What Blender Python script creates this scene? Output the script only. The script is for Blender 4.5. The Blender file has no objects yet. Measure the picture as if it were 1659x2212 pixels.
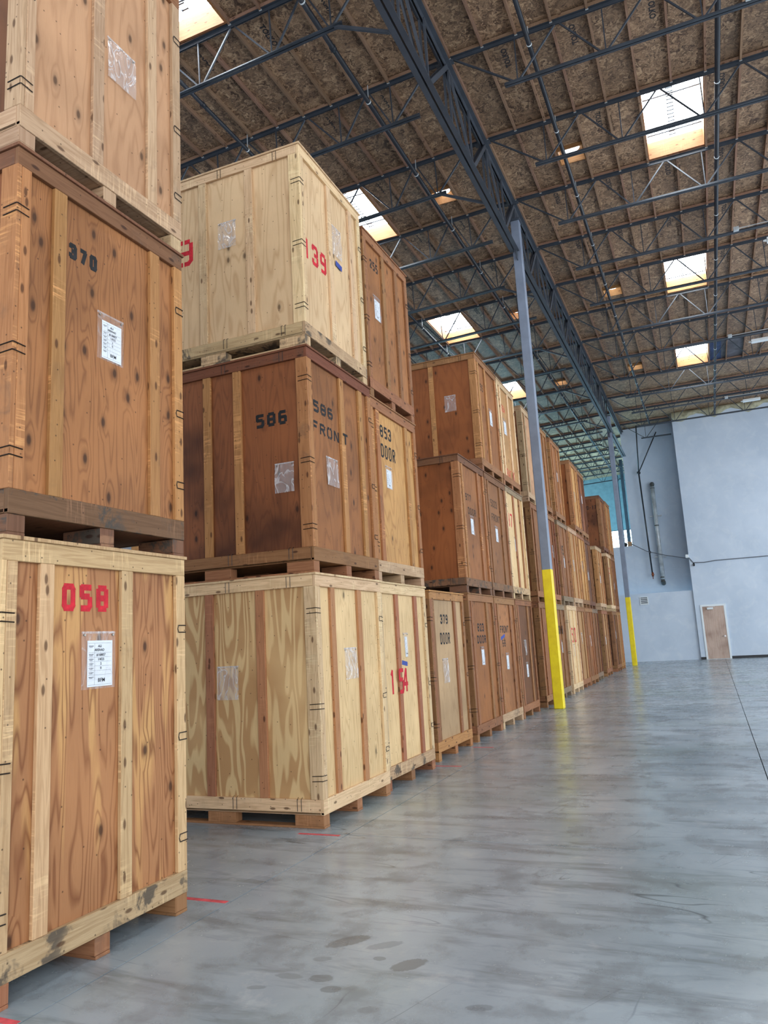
import bpy, bmesh, math, random
from mathutils import Matrix, Vector, noise
random.seed(7)
S = bpy.context.scene
COL = S.collection
PI = math.pi

# ------------------------------------------------------------------ camera, sky, light
cam = bpy.data.cameras.new('camera'); co = bpy.data.objects.new('camera', cam); COL.objects.link(co)
cam.sensor_fit = 'HORIZONTAL'; cam.sensor_width = 36.0; cam.lens = 35.275
cam.clip_start = 0.05; cam.clip_end = 300
R = Matrix(((0.91620898, 0.11735734, 0.38312968), (0.39695263, -0.13535667, -0.90780349), (-0.05467825, 0.98382205, -0.1706003)))
co.matrix_world = Matrix.Translation((0, 0, 1.55)) @ R.to_4x4()
S.camera = co
S.view_settings.view_transform = 'Standard'; S.view_settings.look = 'None'
S.view_settings.gamma = 1.0; S.view_settings.use_curve_mapping = False
S.view_settings.exposure = 1.04
w = bpy.data.worlds.new('sky'); S.world = w; w.use_nodes = True
w.node_tree.nodes['Background'].inputs[0].default_value = (0.80, 0.90, 1.0, 1)
w.node_tree.nodes['Background'].inputs[1].default_value = 1.05
try:
    S.cycles.max_bounces = 5; S.cycles.diffuse_bounces = 3; S.cycles.glossy_bounces = 3; S.cycles.use_adaptive_sampling = True; S.cycles.adaptive_threshold = 0.05; S.cycles.transparent_max_bounces = 8
    S.cycles.caustics_reflective = False; S.cycles.caustics_refractive = False
    S.cycles.use_denoising = True; S.cycles.sample_clamp_indirect = 6.0
except Exception: pass

def area(name, loc, rot, sx, sy, power, col):
    l = bpy.data.lights.new(name, 'AREA'); l.shape = 'RECTANGLE'; l.size = sx; l.size_y = sy
    l.energy = power; l.color = col
    o = bpy.data.objects.new(name, l); COL.objects.link(o); o.location = loc; o.rotation_euler = rot
    return o
# daylight through the clerestory windows of the far left bay
area('window_daylight', (-12.0, 44.5, 3.5), (0, -math.radians(138), 0), 5, 10, 1500, (0.40, 0.80, .92))
area('dock_door_daylight', (5.5, -6.5, 3.6), (math.radians(97), 0, math.radians(18)), 9, 5.5, 300, (1.0, 0.95, 0.88))

area('side_fill_light', (11.2, 17.0, 3.2), (0, math.radians(88), -math.radians(38)), 5.5, 10, 480, (.80, .91, 1.0))  # added fill lamp out of view at right, brightens the far wall and floor
SKY_E = 10.0       # strength of the skylight panes

# ------------------------------------------------------------------ helpers
def lin(c):
    def f(v):
        v /= 255.0
        return v/12.92 if v <= 0.04045 else ((v+0.055)/1.055)**2.4
    return (f(c[0]), f(c[1]), f(c[2]), 1.0)

def tag(o, label=None, cat=None, group=None, kind=None):
    if label: o['label'] = label
    if cat: o['category'] = cat
    if group: o['group'] = group
    if kind: o['kind'] = kind
    return o

def empty(name, loc, rz=0.0, **k):
    o = bpy.data.objects.new(name, None); COL.objects.link(o)
    o.location = loc; o.rotation_euler = (0, 0, rz); o.empty_display_size = 0.1
    return tag(o, **k)

class MB:
    """collects boxes and tubes; uv.x across the piece, uv.y along its grain (metres)"""
    def __init__(s): s.v = []; s.f = []; s.uv = []; s.mi = []; s.sm = []
    def quad(s, pts, uvs, mi=0, smooth=False):
        n = len(s.v); s.v += [tuple(p) for p in pts]; s.f.append(tuple(range(n, n+len(pts)))); s.uv += list(uvs); s.mi.append(mi); s.sm.append(smooth)
    def hexa(s, P, along=None, mi=0):
        # P: 8 corners, index = x + 2y + 4z
        d = [(Vector(P[1])-Vector(P[0])).length, (Vector(P[2])-Vector(P[0])).length, (Vector(P[4])-Vector(P[0])).length]
        if along is None: along = d.index(max(d))
        F = [((0, 4, 6, 2), 1, 2), ((1, 3, 7, 5), 1, 2), ((0, 1, 5, 4), 0, 2), ((2, 6, 7, 3), 0, 2), ((0, 2, 3, 1), 0, 1), ((4, 5, 7, 6), 0, 1)]
        for idx, a, b in F:
            uv = []
            for i in idx:
                c = [(i & 1)*d[0], ((i >> 1) & 1)*d[1], ((i >> 2) & 1)*d[2]]
                va = c[along] if along in (a, b) else 0.0
                rest = [c[k] for k in (a, b) if k != along]
                u = rest[0] + (0 if len(rest) == 1 else 0)
                if len(rest) == 2: uv.append((rest[0]+3.3, rest[1]*0.3))
                else: uv.append((u, va))
            s.quad([P[i] for i in idx], uv, mi)
    def box(s, x0, x1, y0, y1, z0, z1, along=None, mi=0, ch=0.0):
        if ch:
            bm = bmesh.new(); bmesh.ops.create_cube(bm, size=1)
            for v in bm.verts: v.co = Vector((x0+(v.co.x+.5)*(x1-x0), y0+(v.co.y+.5)*(y1-y0), z0+(v.co.z+.5)*(z1-z0)))
            bmesh.ops.bevel(bm, geom=bm.edges[:]+bm.verts[:], offset=ch, segments=1, affect='EDGES')
            d = [x1-x0, y1-y0, z1-z0]; al = d.index(max(d)) if along is None else along
            for f in bm.faces:
                n = f.normal; k = max(range(3), key=lambda i: abs(n[i])); uv = []; pts = []
                ax = [i for i in range(3) if i != k]
                for v in f.verts:
                    c = (v.co.x-x0, v.co.y-y0, v.co.z-z0); pts.append(v.co.copy())
                    if al in ax:
                        o = [i for i in ax if i != al][0]; uv.append((c[o]+k*.37, c[al]))
                    else: uv.append((c[ax[0]]+3.3, c[ax[1]]*.3))
                s.quad(pts, uv, mi)
            bm.free(); return s
        s.hexa([(x1 if i & 1 else x0, y1 if i & 2 else y0, z1 if i & 4 else z0) for i in range(8)], along, mi)
        return s
    def bar(s, a, b, wd, ht, up=(0, 0, 1), mi=0):
        a = Vector(a); b = Vector(b); d = (b-a).normalized(); u = Vector(up)
        sd = d.cross(u)
        if sd.length < 1e-4: sd = d.cross(Vector((1, 0, 0)))
        sd.normalize(); u = sd.cross(d).normalized()
        P = []
        for i in range(8):
            P.append((a if not i & 4 else b) + sd*(wd/2 if i & 1 else -wd/2) + u*(ht/2 if i & 2 else -ht/2))
        s.hexa([P[i] for i in range(8)], 2, mi); return s
    def tube(s, pts, r, n=8, mi=0, caps=True, smooth=True):
        pts = [Vector(p) for p in pts]; rings = []; L = 0; base = len(s.v)
        ref = Vector((0, 0, 1))
        for i, p in enumerate(pts):
            t = (pts[min(i+1, len(pts)-1)]-pts[max(i-1, 0)]).normalized()
            rr = r[i] if isinstance(r, (list, tuple)) else r
            q = ref if abs(t.dot(ref)) < .95 else Vector((1, 0, 0))
            a = t.cross(q).normalized(); b = t.cross(a).normalized()
            rings.append([p + (a*math.cos(2*PI*k/n)+b*math.sin(2*PI*k/n))*rr for k in range(n)])
        for i in range(len(pts)-1):
            l2 = L+(pts[i+1]-pts[i]).length
            for k in range(n):
                k2 = (k+1) % n
                s.quad([rings[i][k], rings[i][k2], rings[i+1][k2], rings[i+1][k]], [(k*.02, L), (k*.02+.02, L), (k*.02+.02, l2), (k*.02, l2)], mi, smooth)
            L = l2
        if caps:
            s.quad(rings[0][::-1], [(0, 0)]*n, mi); s.quad(rings[-1], [(0, 0)]*n, mi)
        return s
    def mesh(s, name, mats):
        me = bpy.data.meshes.new(name); me.from_pydata([tuple(v) for v in s.v], [], s.f)
        uvl = me.uv_layers.new(name='UVMap'); uvl.data.foreach_set('uv', [c for uv in s.uv for c in uv])
        for m in (mats if isinstance(mats, (list, tuple)) else [mats]): me.materials.append(m)
        me.polygons.foreach_set('material_index', s.mi); me.polygons.foreach_set('use_smooth', s.sm)
        me.update()
        if any(s.sm):
            bm = bmesh.new(); bm.from_mesh(me); bmesh.ops.remove_doubles(bm, verts=bm.verts, dist=1e-6); bm.to_mesh(me); bm.free()
        return me

def put(name, me, parent=None, loc=(0, 0, 0), rot=(0, 0, 0), **k):
    o = bpy.data.objects.new(name, me); COL.objects.link(o); o.location = loc; o.rotation_euler = rot
    if parent: o.parent = parent
    return tag(o, **k)

# ------------------------------------------------------------------ materials
def newmat(name):
    m = bpy.data.materials.new(name); m.use_nodes = True
    nt = m.node_tree; b = nt.nodes['Principled BSDF']
    return m, nt, nt.nodes, nt.links, b

class G:
    """small node helper"""
    def __init__(s, nt): s.nt = nt; s.n = nt.nodes; s.l = nt.links
    def add(s, t, **k):
        n = s.n.new(t)
        for a, v in k.items(): setattr(n, a, v)
        return n
    def link(s, a, b): s.l.new(a, b)
    def uv2(s, su=1.0, sv=1.0):
        uv = s.add('ShaderNodeUVMap'); oi = s.add('ShaderNodeObjectInfo')
        sp = s.add('ShaderNodeSeparateXYZ'); s.link(uv.outputs[0], sp.inputs[0])
        r = s.math('MULTIPLY', oi.outputs['Random'], 61.7); r2 = s.math('MULTIPLY', oi.outputs['Random'], 137.3)
        return s.vec(s.math('ADD', s.math('MULTIPLY', sp.outputs[0], su), r), s.math('ADD', s.math('MULTIPLY', sp.outputs[1], sv), r2), 0.0)
    def voro(s, vec, scale, rnd=1.0):
        n = s.add('ShaderNodeTexVoronoi', voronoi_dimensions='2D', feature='F1'); s.link(vec, n.inputs['Vector'])
        n.inputs['Scale'].default_value = scale; n.inputs['Randomness'].default_value = rnd
        sc = s.add('ShaderNodeSeparateColor'); s.link(n.outputs['Color'], sc.inputs[0])
        return n.outputs['Distance'], sc.outputs[0]
    def math(s, op, a, b=None, c=None):
        n = s.add('ShaderNodeMath', operation=op)
        for i, v in enumerate((a, b, c)):
            if v is None: continue
            if isinstance(v, (int, float)): n.inputs[i].default_value = v
            else: s.link(v, n.inputs[i])
        return n.outputs[0]
    def noise(s, vec, scale, detail=2, rough=.5, dist=0.0):
        n = s.add('ShaderNodeTexNoise'); s.link(vec, n.inputs['Vector'])
        n.inputs['Scale'].default_value = scale; n.inputs['Detail'].default_value = detail
        n.inputs['Roughness'].default_value = rough; n.inputs['Distortion'].default_value = dist
        return n.outputs['Fac']
    def ramp(s, fac, stops):
        n = s.add('ShaderNodeValToRGB'); s.link(fac, n.inputs[0])
        cr = n.color_ramp
        while len(cr.elements) < len(stops): cr.elements.new(0.5)
        for e, (p, c) in zip(cr.elements, stops): e.position = p; e.color = c if len(c) == 4 else (*c, 1)
        return n.outputs[0]
    def mixc(s, fac, a, b, bt='MIX'):
        n = s.add('ShaderNodeMix', data_type='RGBA', blend_type=bt)
        for i, v in ((0, fac), (6, a), (7, b)):
            if isinstance(v, (int, float)): n.inputs[i].default_value = v
            elif isinstance(v, tuple): n.inputs[i].default_value = v
            else: s.link(v, n.inputs[i])
        return n.outputs[2]
    def maprange(s, v, a, b, c=0.0, d=1.0):
        n = s.add('ShaderNodeMapRange'); s.link(v, n.inputs[0])
        for i, x in enumerate((a, b, c, d)): n.inputs[i+1].default_value = x
        return n.outputs[0]
    def uvr(s, su=1.0, sv=1.0, rz=60.0):
        """uv scaled, third coordinate different for every object"""
        uv = s.add('ShaderNodeUVMap'); oi = s.add('ShaderNodeObjectInfo')
        sp = s.add('ShaderNodeSeparateXYZ'); s.link(uv.outputs[0], sp.inputs[0])
        cb = s.add('ShaderNodeCombineXYZ')
        s.link(s.math('MULTIPLY', sp.outputs[0], su), cb.inputs[0]); s.link(s.math('MULTIPLY', sp.outputs[1], sv), cb.inputs[1])
        s.link(s.math('MULTIPLY', oi.outputs['Random'], rz), cb.inputs[2])
        return cb.outputs[0]
    def vec(s, x, y, z):
        cb = s.add('ShaderNodeCombineXYZ')
        for i, v in enumerate((x, y, z)):
            if isinstance(v, (int, float)): cb.inputs[i].default_value = v
            else: s.link(v, cb.inputs[i])
        return cb.outputs[0]
    def bump(s, h, strength, dist, b):
        n = s.add('ShaderNodeBump'); n.inputs['Strength'].default_value = strength; n.inputs['Distance'].default_value = dist
        s.link(h, n.inputs['Height']); s.link(n.outputs[0], b.inputs['Normal'])

def shade(c, k): return tuple(max(0, min(255, v*k)) for v in c)

_mats = {}
def plywood(name, base, dark=None, figure=0.5, knots=0.6, bands=9.0, stain=0.25, su=1.3, broad=False, pale=0.0):
    """rotary cut plywood, cathedral figure, knots; base/dark are sRGB 0..255"""
    if name in _mats: return _mats[name]
    m, nt, N, L, b = newmat(name); g = G(nt)
    if sum(base) < 430: base = shade(base, .93); dark = shade(dark, .93) if dark else None
    dark = dark or (base[0]*.72, base[1]*.62, base[2]*.52)
    A = g.uvr(su*1.5, .34); B = g.uvr(60, 1.6); D = g.uvr(1, 1); D2 = g.uv2(1, 1)
    kd, kr = g.voro(g.uv2(5.2, 2.6), 1.0, .9)
    on = g.math('LESS_THAN', kr, knots)
    kn = g.math('MULTIPLY', g.maprange(kd, .05, .10, 1, 0), on)
    ring = g.math('MULTIPLY', g.maprange(kd, .05, .34, 1, 0), on)
    n1 = g.noise(A, 1.7, 2.2, .42, .2)
    n1 = g.math('ADD', n1, g.math('MULTIPLY', ring, .075))
    fr = g.math('PINGPONG', g.math('MULTIPLY', n1, bands*2.4), 1.0)
    fig = g.maprange(fr, .32 if broad else .5, .58 if broad else 1.0)
    fib = g.noise(B, 6, 2, .6)
    big = g.noise(D, 1.1, 3, .55)
    b0 = lin(base)
    if pale: b0 = g.mixc(g.math('MULTIPLY', g.maprange(g.noise(g.uvr(6.0, .8), 1.0, 1, .4, .3), .53, .58), pale), lin(base), lin((212, 164, 104)))
    col = g.mixc(g.math('MULTIPLY', fig, figure), b0, lin(dark))
    col = g.mixc(g.math('MULTIPLY', g.maprange(fib, .45, .75), .28), col, lin(dark))
    lt = tuple(min(255, v*1.14) for v in base)
    col = g.mixc(g.math('MULTIPLY', g.maprange(big, .5, .72), .45), col, lin(lt))
    col = g.mixc(g.math('MULTIPLY', g.maprange(big, .5, .3), stain), col, lin(shade(dark, .8)))
    col = g.mixc(g.math('MULTIPLY', kn, .85), col, lin(shade(dark, .42)))
    col = g.mixc(g.math('MULTIPLY', g.maprange(kd, .09, .2, 1, 0), g.math('MULTIPLY', on, .35)), col, lin(shade(dark, .7)))
    # nail marks
    nd, nr = g.voro(D2, 8)
    col = g.mixc(g.math('MULTIPLY', g.maprange(nd, .03, .05, .7, 0), g.math('LESS_THAN', nr, .35)), col, lin((60, 38, 24)))
    L.new(col, b.inputs['Base Color'])
    b.inputs['Roughness'].default_value = .62; b.inputs['Specular IOR Level'].default_value = .3
    g.bump(g.math('ADD', fib, g.math('MULTIPLY', fig, .3)), .22, .004, b)
    _mats[name] = m; return m

def lumber(name, base, grime=0.5, worn=0.5):
    """sawn softwood board, grain along uv.y"""
    if name in _mats: return _mats[name]
    m, nt, N, L, b = newmat(name); g = G(nt)
    A = g.uvr(14, .8); B = g.uvr(90, 3); C = g.uvr(1, 1); K = g.uvr(9, 2.6)
    n1 = g.noise(A, 1.6, 2, .5, .6); fr = g.math('PINGPONG', g.math('MULTIPLY', n1, 9), 1.0)
    fib = g.noise(B, 3, 2, .6)
    oi = g.add('ShaderNodeObjectInfo')
    col = g.mixc(g.math('MULTIPLY', g.maprange(fr, .35, .9), .35), lin(base), lin((base[0]*.74, base[1]*.66, base[2]*.54)))
    col = g.mixc(g.math('MULTIPLY', g.maprange(fib, .4, .8), .3), col, lin((base[0]*.66, base[1]*.58, base[2]*.5)))
    # board to board difference
    hs = g.add('ShaderNodeHueSaturation'); L.new(col, hs.inputs['Color'])
    L.new(g.maprange(oi.outputs['Random'], 0, 1, .84, 1.12), hs.inputs['Value'])
    L.new(g.maprange(g.math('FRACT', g.math('MULTIPLY', oi.outputs['Random'], 7.13)), 0, 1, .487, .506), hs.inputs['Hue'])
    col = hs.outputs[0]
    # cross saw scuffs (light) and grime (dark)
    scf = g.noise(g.uvr(5, 60), 1.0, 3, .6); msk = g.noise(C, 2.2, 2, .5)
    wk = g.math('MULTIPLY', g.maprange(scf, .5, .62), g.maprange(msk, .52, .62))
    col = g.mixc(g.math('MULTIPLY', wk, worn), col, lin(tuple(min(255, v*1.2+8) for v in base)))
    gr = g.noise(C, 5, 4, .7, .4); gm = g.noise(C, 1.1, 2, .5)
    gk = g.math('MULTIPLY', g.maprange(gr, .52, .68 if grime < .8 else .6), g.maprange(gm, .45 if grime < .8 else .38, .6 if grime < .8 else .5))
    col = g.mixc(g.math('MULTIPLY', gk, grime), col, lin((74, 68, 62)))
    kd, kr = g.voro(g.uv2(13, 5), 1.0, .9)
    kn = g.math('MULTIPLY', g.maprange(kd, .10, .18, 1, 0), g.math('LESS_THAN', kr, .22))
    col = g.mixc(g.math('MULTIPLY', kn, .8), col, lin((base[0]*.4, base[1]*.3, base[2]*.24)))
    nd, nr = g.voro(g.uv2(1, 1), 14)
    col = g.mixc(g.math('MULTIPLY', g.maprange(nd, .05, .08, .75, 0), g.math('LESS_THAN', nr, .3)), col, lin((58, 40, 28)))
    L.new(col, b.inputs['Base Color'])
    b.inputs['Roughness'].default_value = .68; b.inputs['Specular IOR Level'].default_value = .28
    g.bump(g.math('ADD', fib, g.math('MULTIPLY', g.math('MULTIPLY', scf, g.maprange(msk, .5, .6)), .9)), .35, .004, b)
    _mats[name] = m; return m

def plain(name, rgb, rough=.5, metal=0.0, spec=.5, mott=0.0, emit=0.0, scale=3.0, bump=0.0):
    if name in _mats: return _mats[name]
    m, nt, N, L, b = newmat(name); g = G(nt)
    tc = g.add('ShaderNodeTexCoord')
    n = g.noise(tc.outputs['Object'], scale, 4, .6)
    col = g.mixc(g.maprange(n, .35, .7), lin(shade(rgb, 1-mott)), lin(shade(rgb, 1+mott)))
    L.new(col, b.inputs['Base Color'])
    b.inputs['Roughness'].default_value = rough; b.inputs['Metallic'].default_value = metal; b.inputs['Specular IOR Level'].default_value = spec
    if emit:
        b.inputs['Emission Color'].default_value = lin(rgb); b.inputs['Emission Strength'].default_value = emit
    if bump: g.bump(g.noise(tc.outputs['Object'], 40, 3, .6), bump, .005, b)
    _mats[name] = m; return m

STEEL = plain('grey painted steel', (58, 64, 73), .42, 0, .5, .10)
GIRD = plain('blue grey painted steel', (68, 73, 82), .45, 0, .5, .07)
COLM = plain('light blue grey paint', (128, 138, 156), .42, 0, .5, .05)
YEL = plain('safety yellow paint', (252, 220, 30), .38, 0, .5, .05, scale=5)
PIPE = plain('black sprinkler pipe', (38, 42, 50), .42, 0, .5, .12)
WIRE = plain('dark wire', (52, 46, 44), .4, .7)
WIREL = plain('galvanised wire', (150, 146, 138), .35, .8)
GALV = plain('galvanised duct', (192, 198, 202), .28, .12, .5, .12)
WHITEP = plain('white enamel', (225, 232, 236), .35)
RED = plain('red stencil paint', (196, 38, 52), .7, 0, .3, .12, scale=20)
REDF = plain('thin red spray paint', (190, 62, 56), .75, 0, .3, .2, scale=30)
BLACKP = plain('black stencil paint', (34, 34, 36), .7, 0, .3, .25, scale=18)
FADED = plain('faded black stencil paint', (70, 54, 42), .75, 0, .3, .3, scale=40)
INK = plain('ink', (38, 38, 44), .6)
PAPER = plain('white paper card', (226, 232, 240), .6, 0, .4, .03)
TAPEB = plain('blue tape', (36, 62, 150), .5)
TAPER = plain('red floor tape', (214, 84, 92), .5, 0, .4, .12, scale=14)
RUBB = plain('black rubber base', (34, 36, 40), .5)
FOAM = plain('spray foam', (176, 172, 146), .8, 0, .2, .12, scale=6, bump=.5)
CARTON = plain('carton', (176, 140, 104), .7)
BRASS = plain('brass fitting', (150, 84, 56), .4, .6)
CHROME = plain('satin chrome', (190, 190, 190), .25, .9)

def pouch_mat(name, a0, a1, bs):
    m, nt, N, L, b = newmat(name); g = G(nt)
    b.inputs['Base Color'].default_value = (.80, .78, .80, 1); b.inputs['Roughness'].default_value = .12
    b.inputs['Specular IOR Level'].default_value = 1.0
    lw = g.add('ShaderNodeTexCoord'); oi = g.add('ShaderNodeObjectInfo')
    mp = g.add('ShaderNodeMapping'); L.new(lw.outputs['Object'], mp.inputs[0]); mp.inputs['Scale'].default_value = (1, 1.6, .7)
    L.new(g.vec(g.math('MULTIPLY', oi.outputs['Random'], 9.0), 0.0, 0.0), mp.inputs['Location'])
    n = g.noise(mp.outputs[0], 6, 1.5, .4, 1.6)
    r = g.maprange(g.math('ABSOLUTE', g.math('SUBTRACT', n, .5)), 0, .05, 1, 0)
    L.new(g.maprange(r, 0, 1, a0, a1), b.inputs['Alpha'])
    g.bump(n, bs, .05, b)
    return m
VINYL = pouch_mat('clear vinyl', .24, .62, .7)
VINYLC = pouch_mat('smooth clear vinyl', .12, .3, .25)

def osb(name, base=(150, 120, 94), dk=(70, 50, 40), lt=(190, 160, 128)):
    m, nt, N, L, b = newmat(name); g = G(nt)
    A = g.uvr(1, 1, 30)
    n0 = g.add('ShaderNodeTexNoise'); L.new(A, n0.inputs['Vector']); n0.inputs['Scale'].default_value = 7
    mv = g.add('ShaderNodeVectorMath', operation='MULTIPLY_ADD'); L.new(n0.outputs['Color'], mv.inputs[0]); mv.inputs[1].default_value = (.55, .55, 0); L.new(A, mv.inputs[2])
    def strands(sx, sy):
        mp = g.add('ShaderNodeMapping'); L.new(mv.outputs[0], mp.inputs[0]); mp.inputs['Scale'].default_value = (sx, sy, 1)
        v = g.add('ShaderNodeTexVoronoi', feature='F1'); L.new(mp.outputs[0], v.inputs['Vector']); v.inputs['Scale'].default_value = 1
        return v
    v1 = strands(26, 9); v2 = strands(11, 30)
    s1 = g.add('ShaderNodeSeparateColor'); L.new(v1.outputs['Color'], s1.inputs[0]); s2 = g.add('ShaderNodeSeparateColor'); L.new(v2.outputs['Color'], s2.inputs[0])
    f = g.math('ADD', g.math('MULTIPLY', s1.outputs[0], .5), g.math('MULTIPLY', s2.outputs[1], .5))
    col = g.ramp(f, [(.05, lin(dk)), (.38, lin(shade(base, .82))), (.62, lin(base)), (.93, lin(lt))])
    oi = g.add('ShaderNodeObjectInfo'); hs = g.add('ShaderNodeHueSaturation'); L.new(col, hs.inputs['Color'])
    L.new(g.maprange(oi.outputs['Random'], 0, 1, .82, 1.14), hs.inputs['Value'])
    L.new(hs.outputs[0], b.inputs['Base Color'])
    b.inputs['Roughness'].default_value = .5; b.inputs['Specular IOR Level'].default_value = .5
    g.bump(f, .5, .004, b)
    return m
OSB = osb('oriented strand board')
OSBBLUE = plain('blue stained board', (46, 66, 104), .6, 0, .4, .2)
OSBGREY = plain('grey stained board', (92, 92, 100), .6, 0, .4, .2)
PURL = lumber('roof purlin wood', (150, 120, 98), .15, .25)
CURB = lumber('skylight curb pine', (156, 112, 70), .05, .2)

def glass_pane(name, strength, col=(.86, .95, 1.0, 1)):
    m, nt, N, L, b = newmat(name)
    b.inputs['Base Color'].default_value = (.85, .9, .92, 1); b.inputs['Emission Color'].default_value = col; b.inputs['Emission Strength'].default_value = strength
    b.inputs['Roughness'].default_value = .4
    return m
PANE = glass_pane('skylight acrylic', SKY_E)
PANED = glass_pane('tubular skylight lens', 4.0)
PANEW = glass_pane('window glass', 7.0, (.62, .86, 1.0, 1))

def concrete():
    m, nt, N, L, b = newmat('polished concrete'); g = G(nt)
    ge = g.add('ShaderNodeNewGeometry'); P = ge.outputs['Position']
    sp = g.add('ShaderNodeSeparateXYZ'); L.new(P, sp.inputs[0]); X, Y = sp.outputs[0], sp.outputs[1]
    n1 = g.noise(P, .55, 4, .6, .2); n2 = g.noise(P, 2.6, 6, .68, .1); n3 = g.noise(P, 40, 3, .6)
    sw = g.noise(g.vec(g.math('MULTIPLY', X, .55), g.math('MULTIPLY', Y, 2.6), 3.0), 1.6, 5, .68, .3)
    col = g.mixc(g.maprange(n1, .32, .68), lin((132, 143, 151)), lin((172, 183, 192)))
    col = g.mixc(g.math('MULTIPLY', g.maprange(n2, .5, .66), .6), col, lin((104, 110, 116)))
    col = g.mixc(g.math('MULTIPLY', g.maprange(sw, .5, .64), .6), col, lin((98, 103, 107)))
    col = g.mixc(g.math('MULTIPLY', g.maprange(n2, .42, .25), .5), col, lin((188, 193, 196)))
    gn = g.noise(P, .35, 2, .5)
    col = g.mixc(g.math('MULTIPLY', g.maprange(gn, .52, .66), .30), col, lin((132, 150, 138)))
    # cracks and tyre scratches
    def scratch(ang, sc, lo):
        ca, sa = math.cos(ang), math.sin(ang)
        u = g.math('ADD', g.math('MULTIPLY', X, ca), g.math('MULTIPLY', Y, sa)); v = g.math('SUBTRACT', g.math('MULTIPLY', Y, ca), g.math('MULTIPLY', X, sa))
        n = g.noise(g.vec(g.math('MULTIPLY', u, .35), g.math('MULTIPLY', v, sc), 9.0+ang), 1.0, 2, .5, .15)
        return g.maprange(g.math('ABSOLUTE', g.math('SUBTRACT', n, .5)), 0, lo, 1, 0)
    brk = g.maprange(g.noise(P, 1.4, 2, .5), .5, .62)
    s1 = g.math('MULTIPLY', scratch(-.18, 2.4, .0045), brk); s2 = g.math('MULTIPLY', scratch(1.15, 2.0, .004), g.maprange(g.noise(P, 1.1, 2, .5), .54, .64))
    col = g.mixc(g.math('MULTIPLY', s1, .75), col, lin((62, 66, 70))); col = g.mixc(g.math('MULTIPLY', s2, .6), col, lin((70, 74, 78)))
    s3 = g.math('MULTIPLY', scratch(.5, 5.0, .003), g.maprange(n1, .52, .6)); col = g.mixc(g.math('MULTIPLY', s3, .16), col, lin((190, 194, 198)))
    # damp foot marks and oil spots
    for (x, y, rx, ry, a, k) in ((-1.97, 3.86, .13, .055, .85, .6), (-1.76, 3.86, .10, .04, .7, .35), (-1.55, 3.67, .10, .055, .9, .6), (-1.80, 3.33, .05, .035, .3, .5), (-1.90, 3.42, .06, .04, .2, .5),
                                 (-2.06, 3.40, .07, .03, .1, .35), (-1.72, 3.70, .035, .025, 0, .45), (-2.0, 3.62, .05, .03, .4, .35), (-1.1, 3.35, .06, .03, .3, .4), (-1.55, 3.2, .05, .03, .5, .3), (-.05, 3.5, .03, .02, .5, .5), (-2.15, 3.25, .05, .02, .3, .35)):
        dx = g.math('SUBTRACT', X, x); dy = g.math('SUBTRACT', Y, y); ca, sa = math.cos(a), math.sin(a)
        u = g.math('DIVIDE', g.math('ADD', g.math('MULTIPLY', dx, ca), g.math('MULTIPLY', dy, sa)), rx)
        v = g.math('DIVIDE', g.math('SUBTRACT', g.math('MULTIPLY', dy, ca), g.math('MULTIPLY', dx, sa)), ry)
        d = g.math('ADD', g.math('ADD', g.math('MULTIPLY', u, u), g.math('MULTIPLY', v, v)), g.math('MULTIPLY', g.math('SUBTRACT', n3, .5), 1.1))
        col = g.mixc(g.math('MULTIPLY', g.maprange(d, .8, 1.15, 1, 0), k), col, lin((82, 86, 90)))
    L.new(col, b.inputs['Base Color'])
    L.new(g.maprange(n2, .3, .75, .16, .36), b.inputs['Roughness'])
    b.inputs['Specular IOR Level'].default_value = .6
    g.bump(g.math('ADD', n3, g.math('MULTIPLY', n2, 2)), .05, .01, b)
    return m
CONC = concrete()

def wallmat():
    m, nt, N, L, b = newmat('painted tilt-up wall'); g = G(nt)
    ge = g.add('ShaderNodeNewGeometry'); P = ge.outputs['Position']
    n1 = g.noise(P, .5, 4, .6, .3); n2 = g.noise(P, 2.2, 4, .6, .8)
    col = g.mixc(g.maprange(n1, .35, .65), lin((192, 206, 223)), lin((207, 219, 234)))
    col = g.mixc(g.math('MULTIPLY', g.maprange(n2, .5, .7), .3), col, lin((226, 233, 241)))
    L.new(col, b.inputs['Base Color']); b.inputs['Roughness'].default_value = .7
    g.bump(n2, .1, .02, b)
    return m
WALL = wallmat()
DARKF = plain('slab bed', (40, 42, 44), .9)

# ------------------------------------------------------------------ roof geometry numbers
XG = -3.17
def zr(x): return 11.64 + (.0346*(x-XG) if x < XG else -.0049*(x-XG))
JY = [11.38+2.42*k for k in range(-4, 17)]            # joist lines
PXR = [-3.07+.59*k for k in range(0, 21)]
PXL = [-3.66-.583*k for k in range(0, 16)]
def jy(k): return 11.38+2.42*k
SKY_R = [(-.12, 1.06, jy(k)+.08, jy(k+1)-.08) for k in (1, 4, 7)]
SKY_L = [(-7.158, -5.992, jy(k)+.08, jy(k+1)-.08) for k in (-2, 1, 4, 7)]
SKY_X = [(-.12, 1.06, jy(k)+.08, jy(k+1)-.08) for k in (-2, -5)]+[(6.96, 8.14, jy(k)+.08, jy(k+1)-.08) for k in (-5, -2, 1, 4, 7, 9)]+[(-7.158, -5.992, jy(-5)+.08, jy(-4)-.08)]
DOMES = [(-1.595, 15.13), (-1.595, 22.42), (-1.595, 29.76), (-4.53, 15.21), (-4.53, 22.48), (-4.53, 29.89)]
DH = .275

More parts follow.
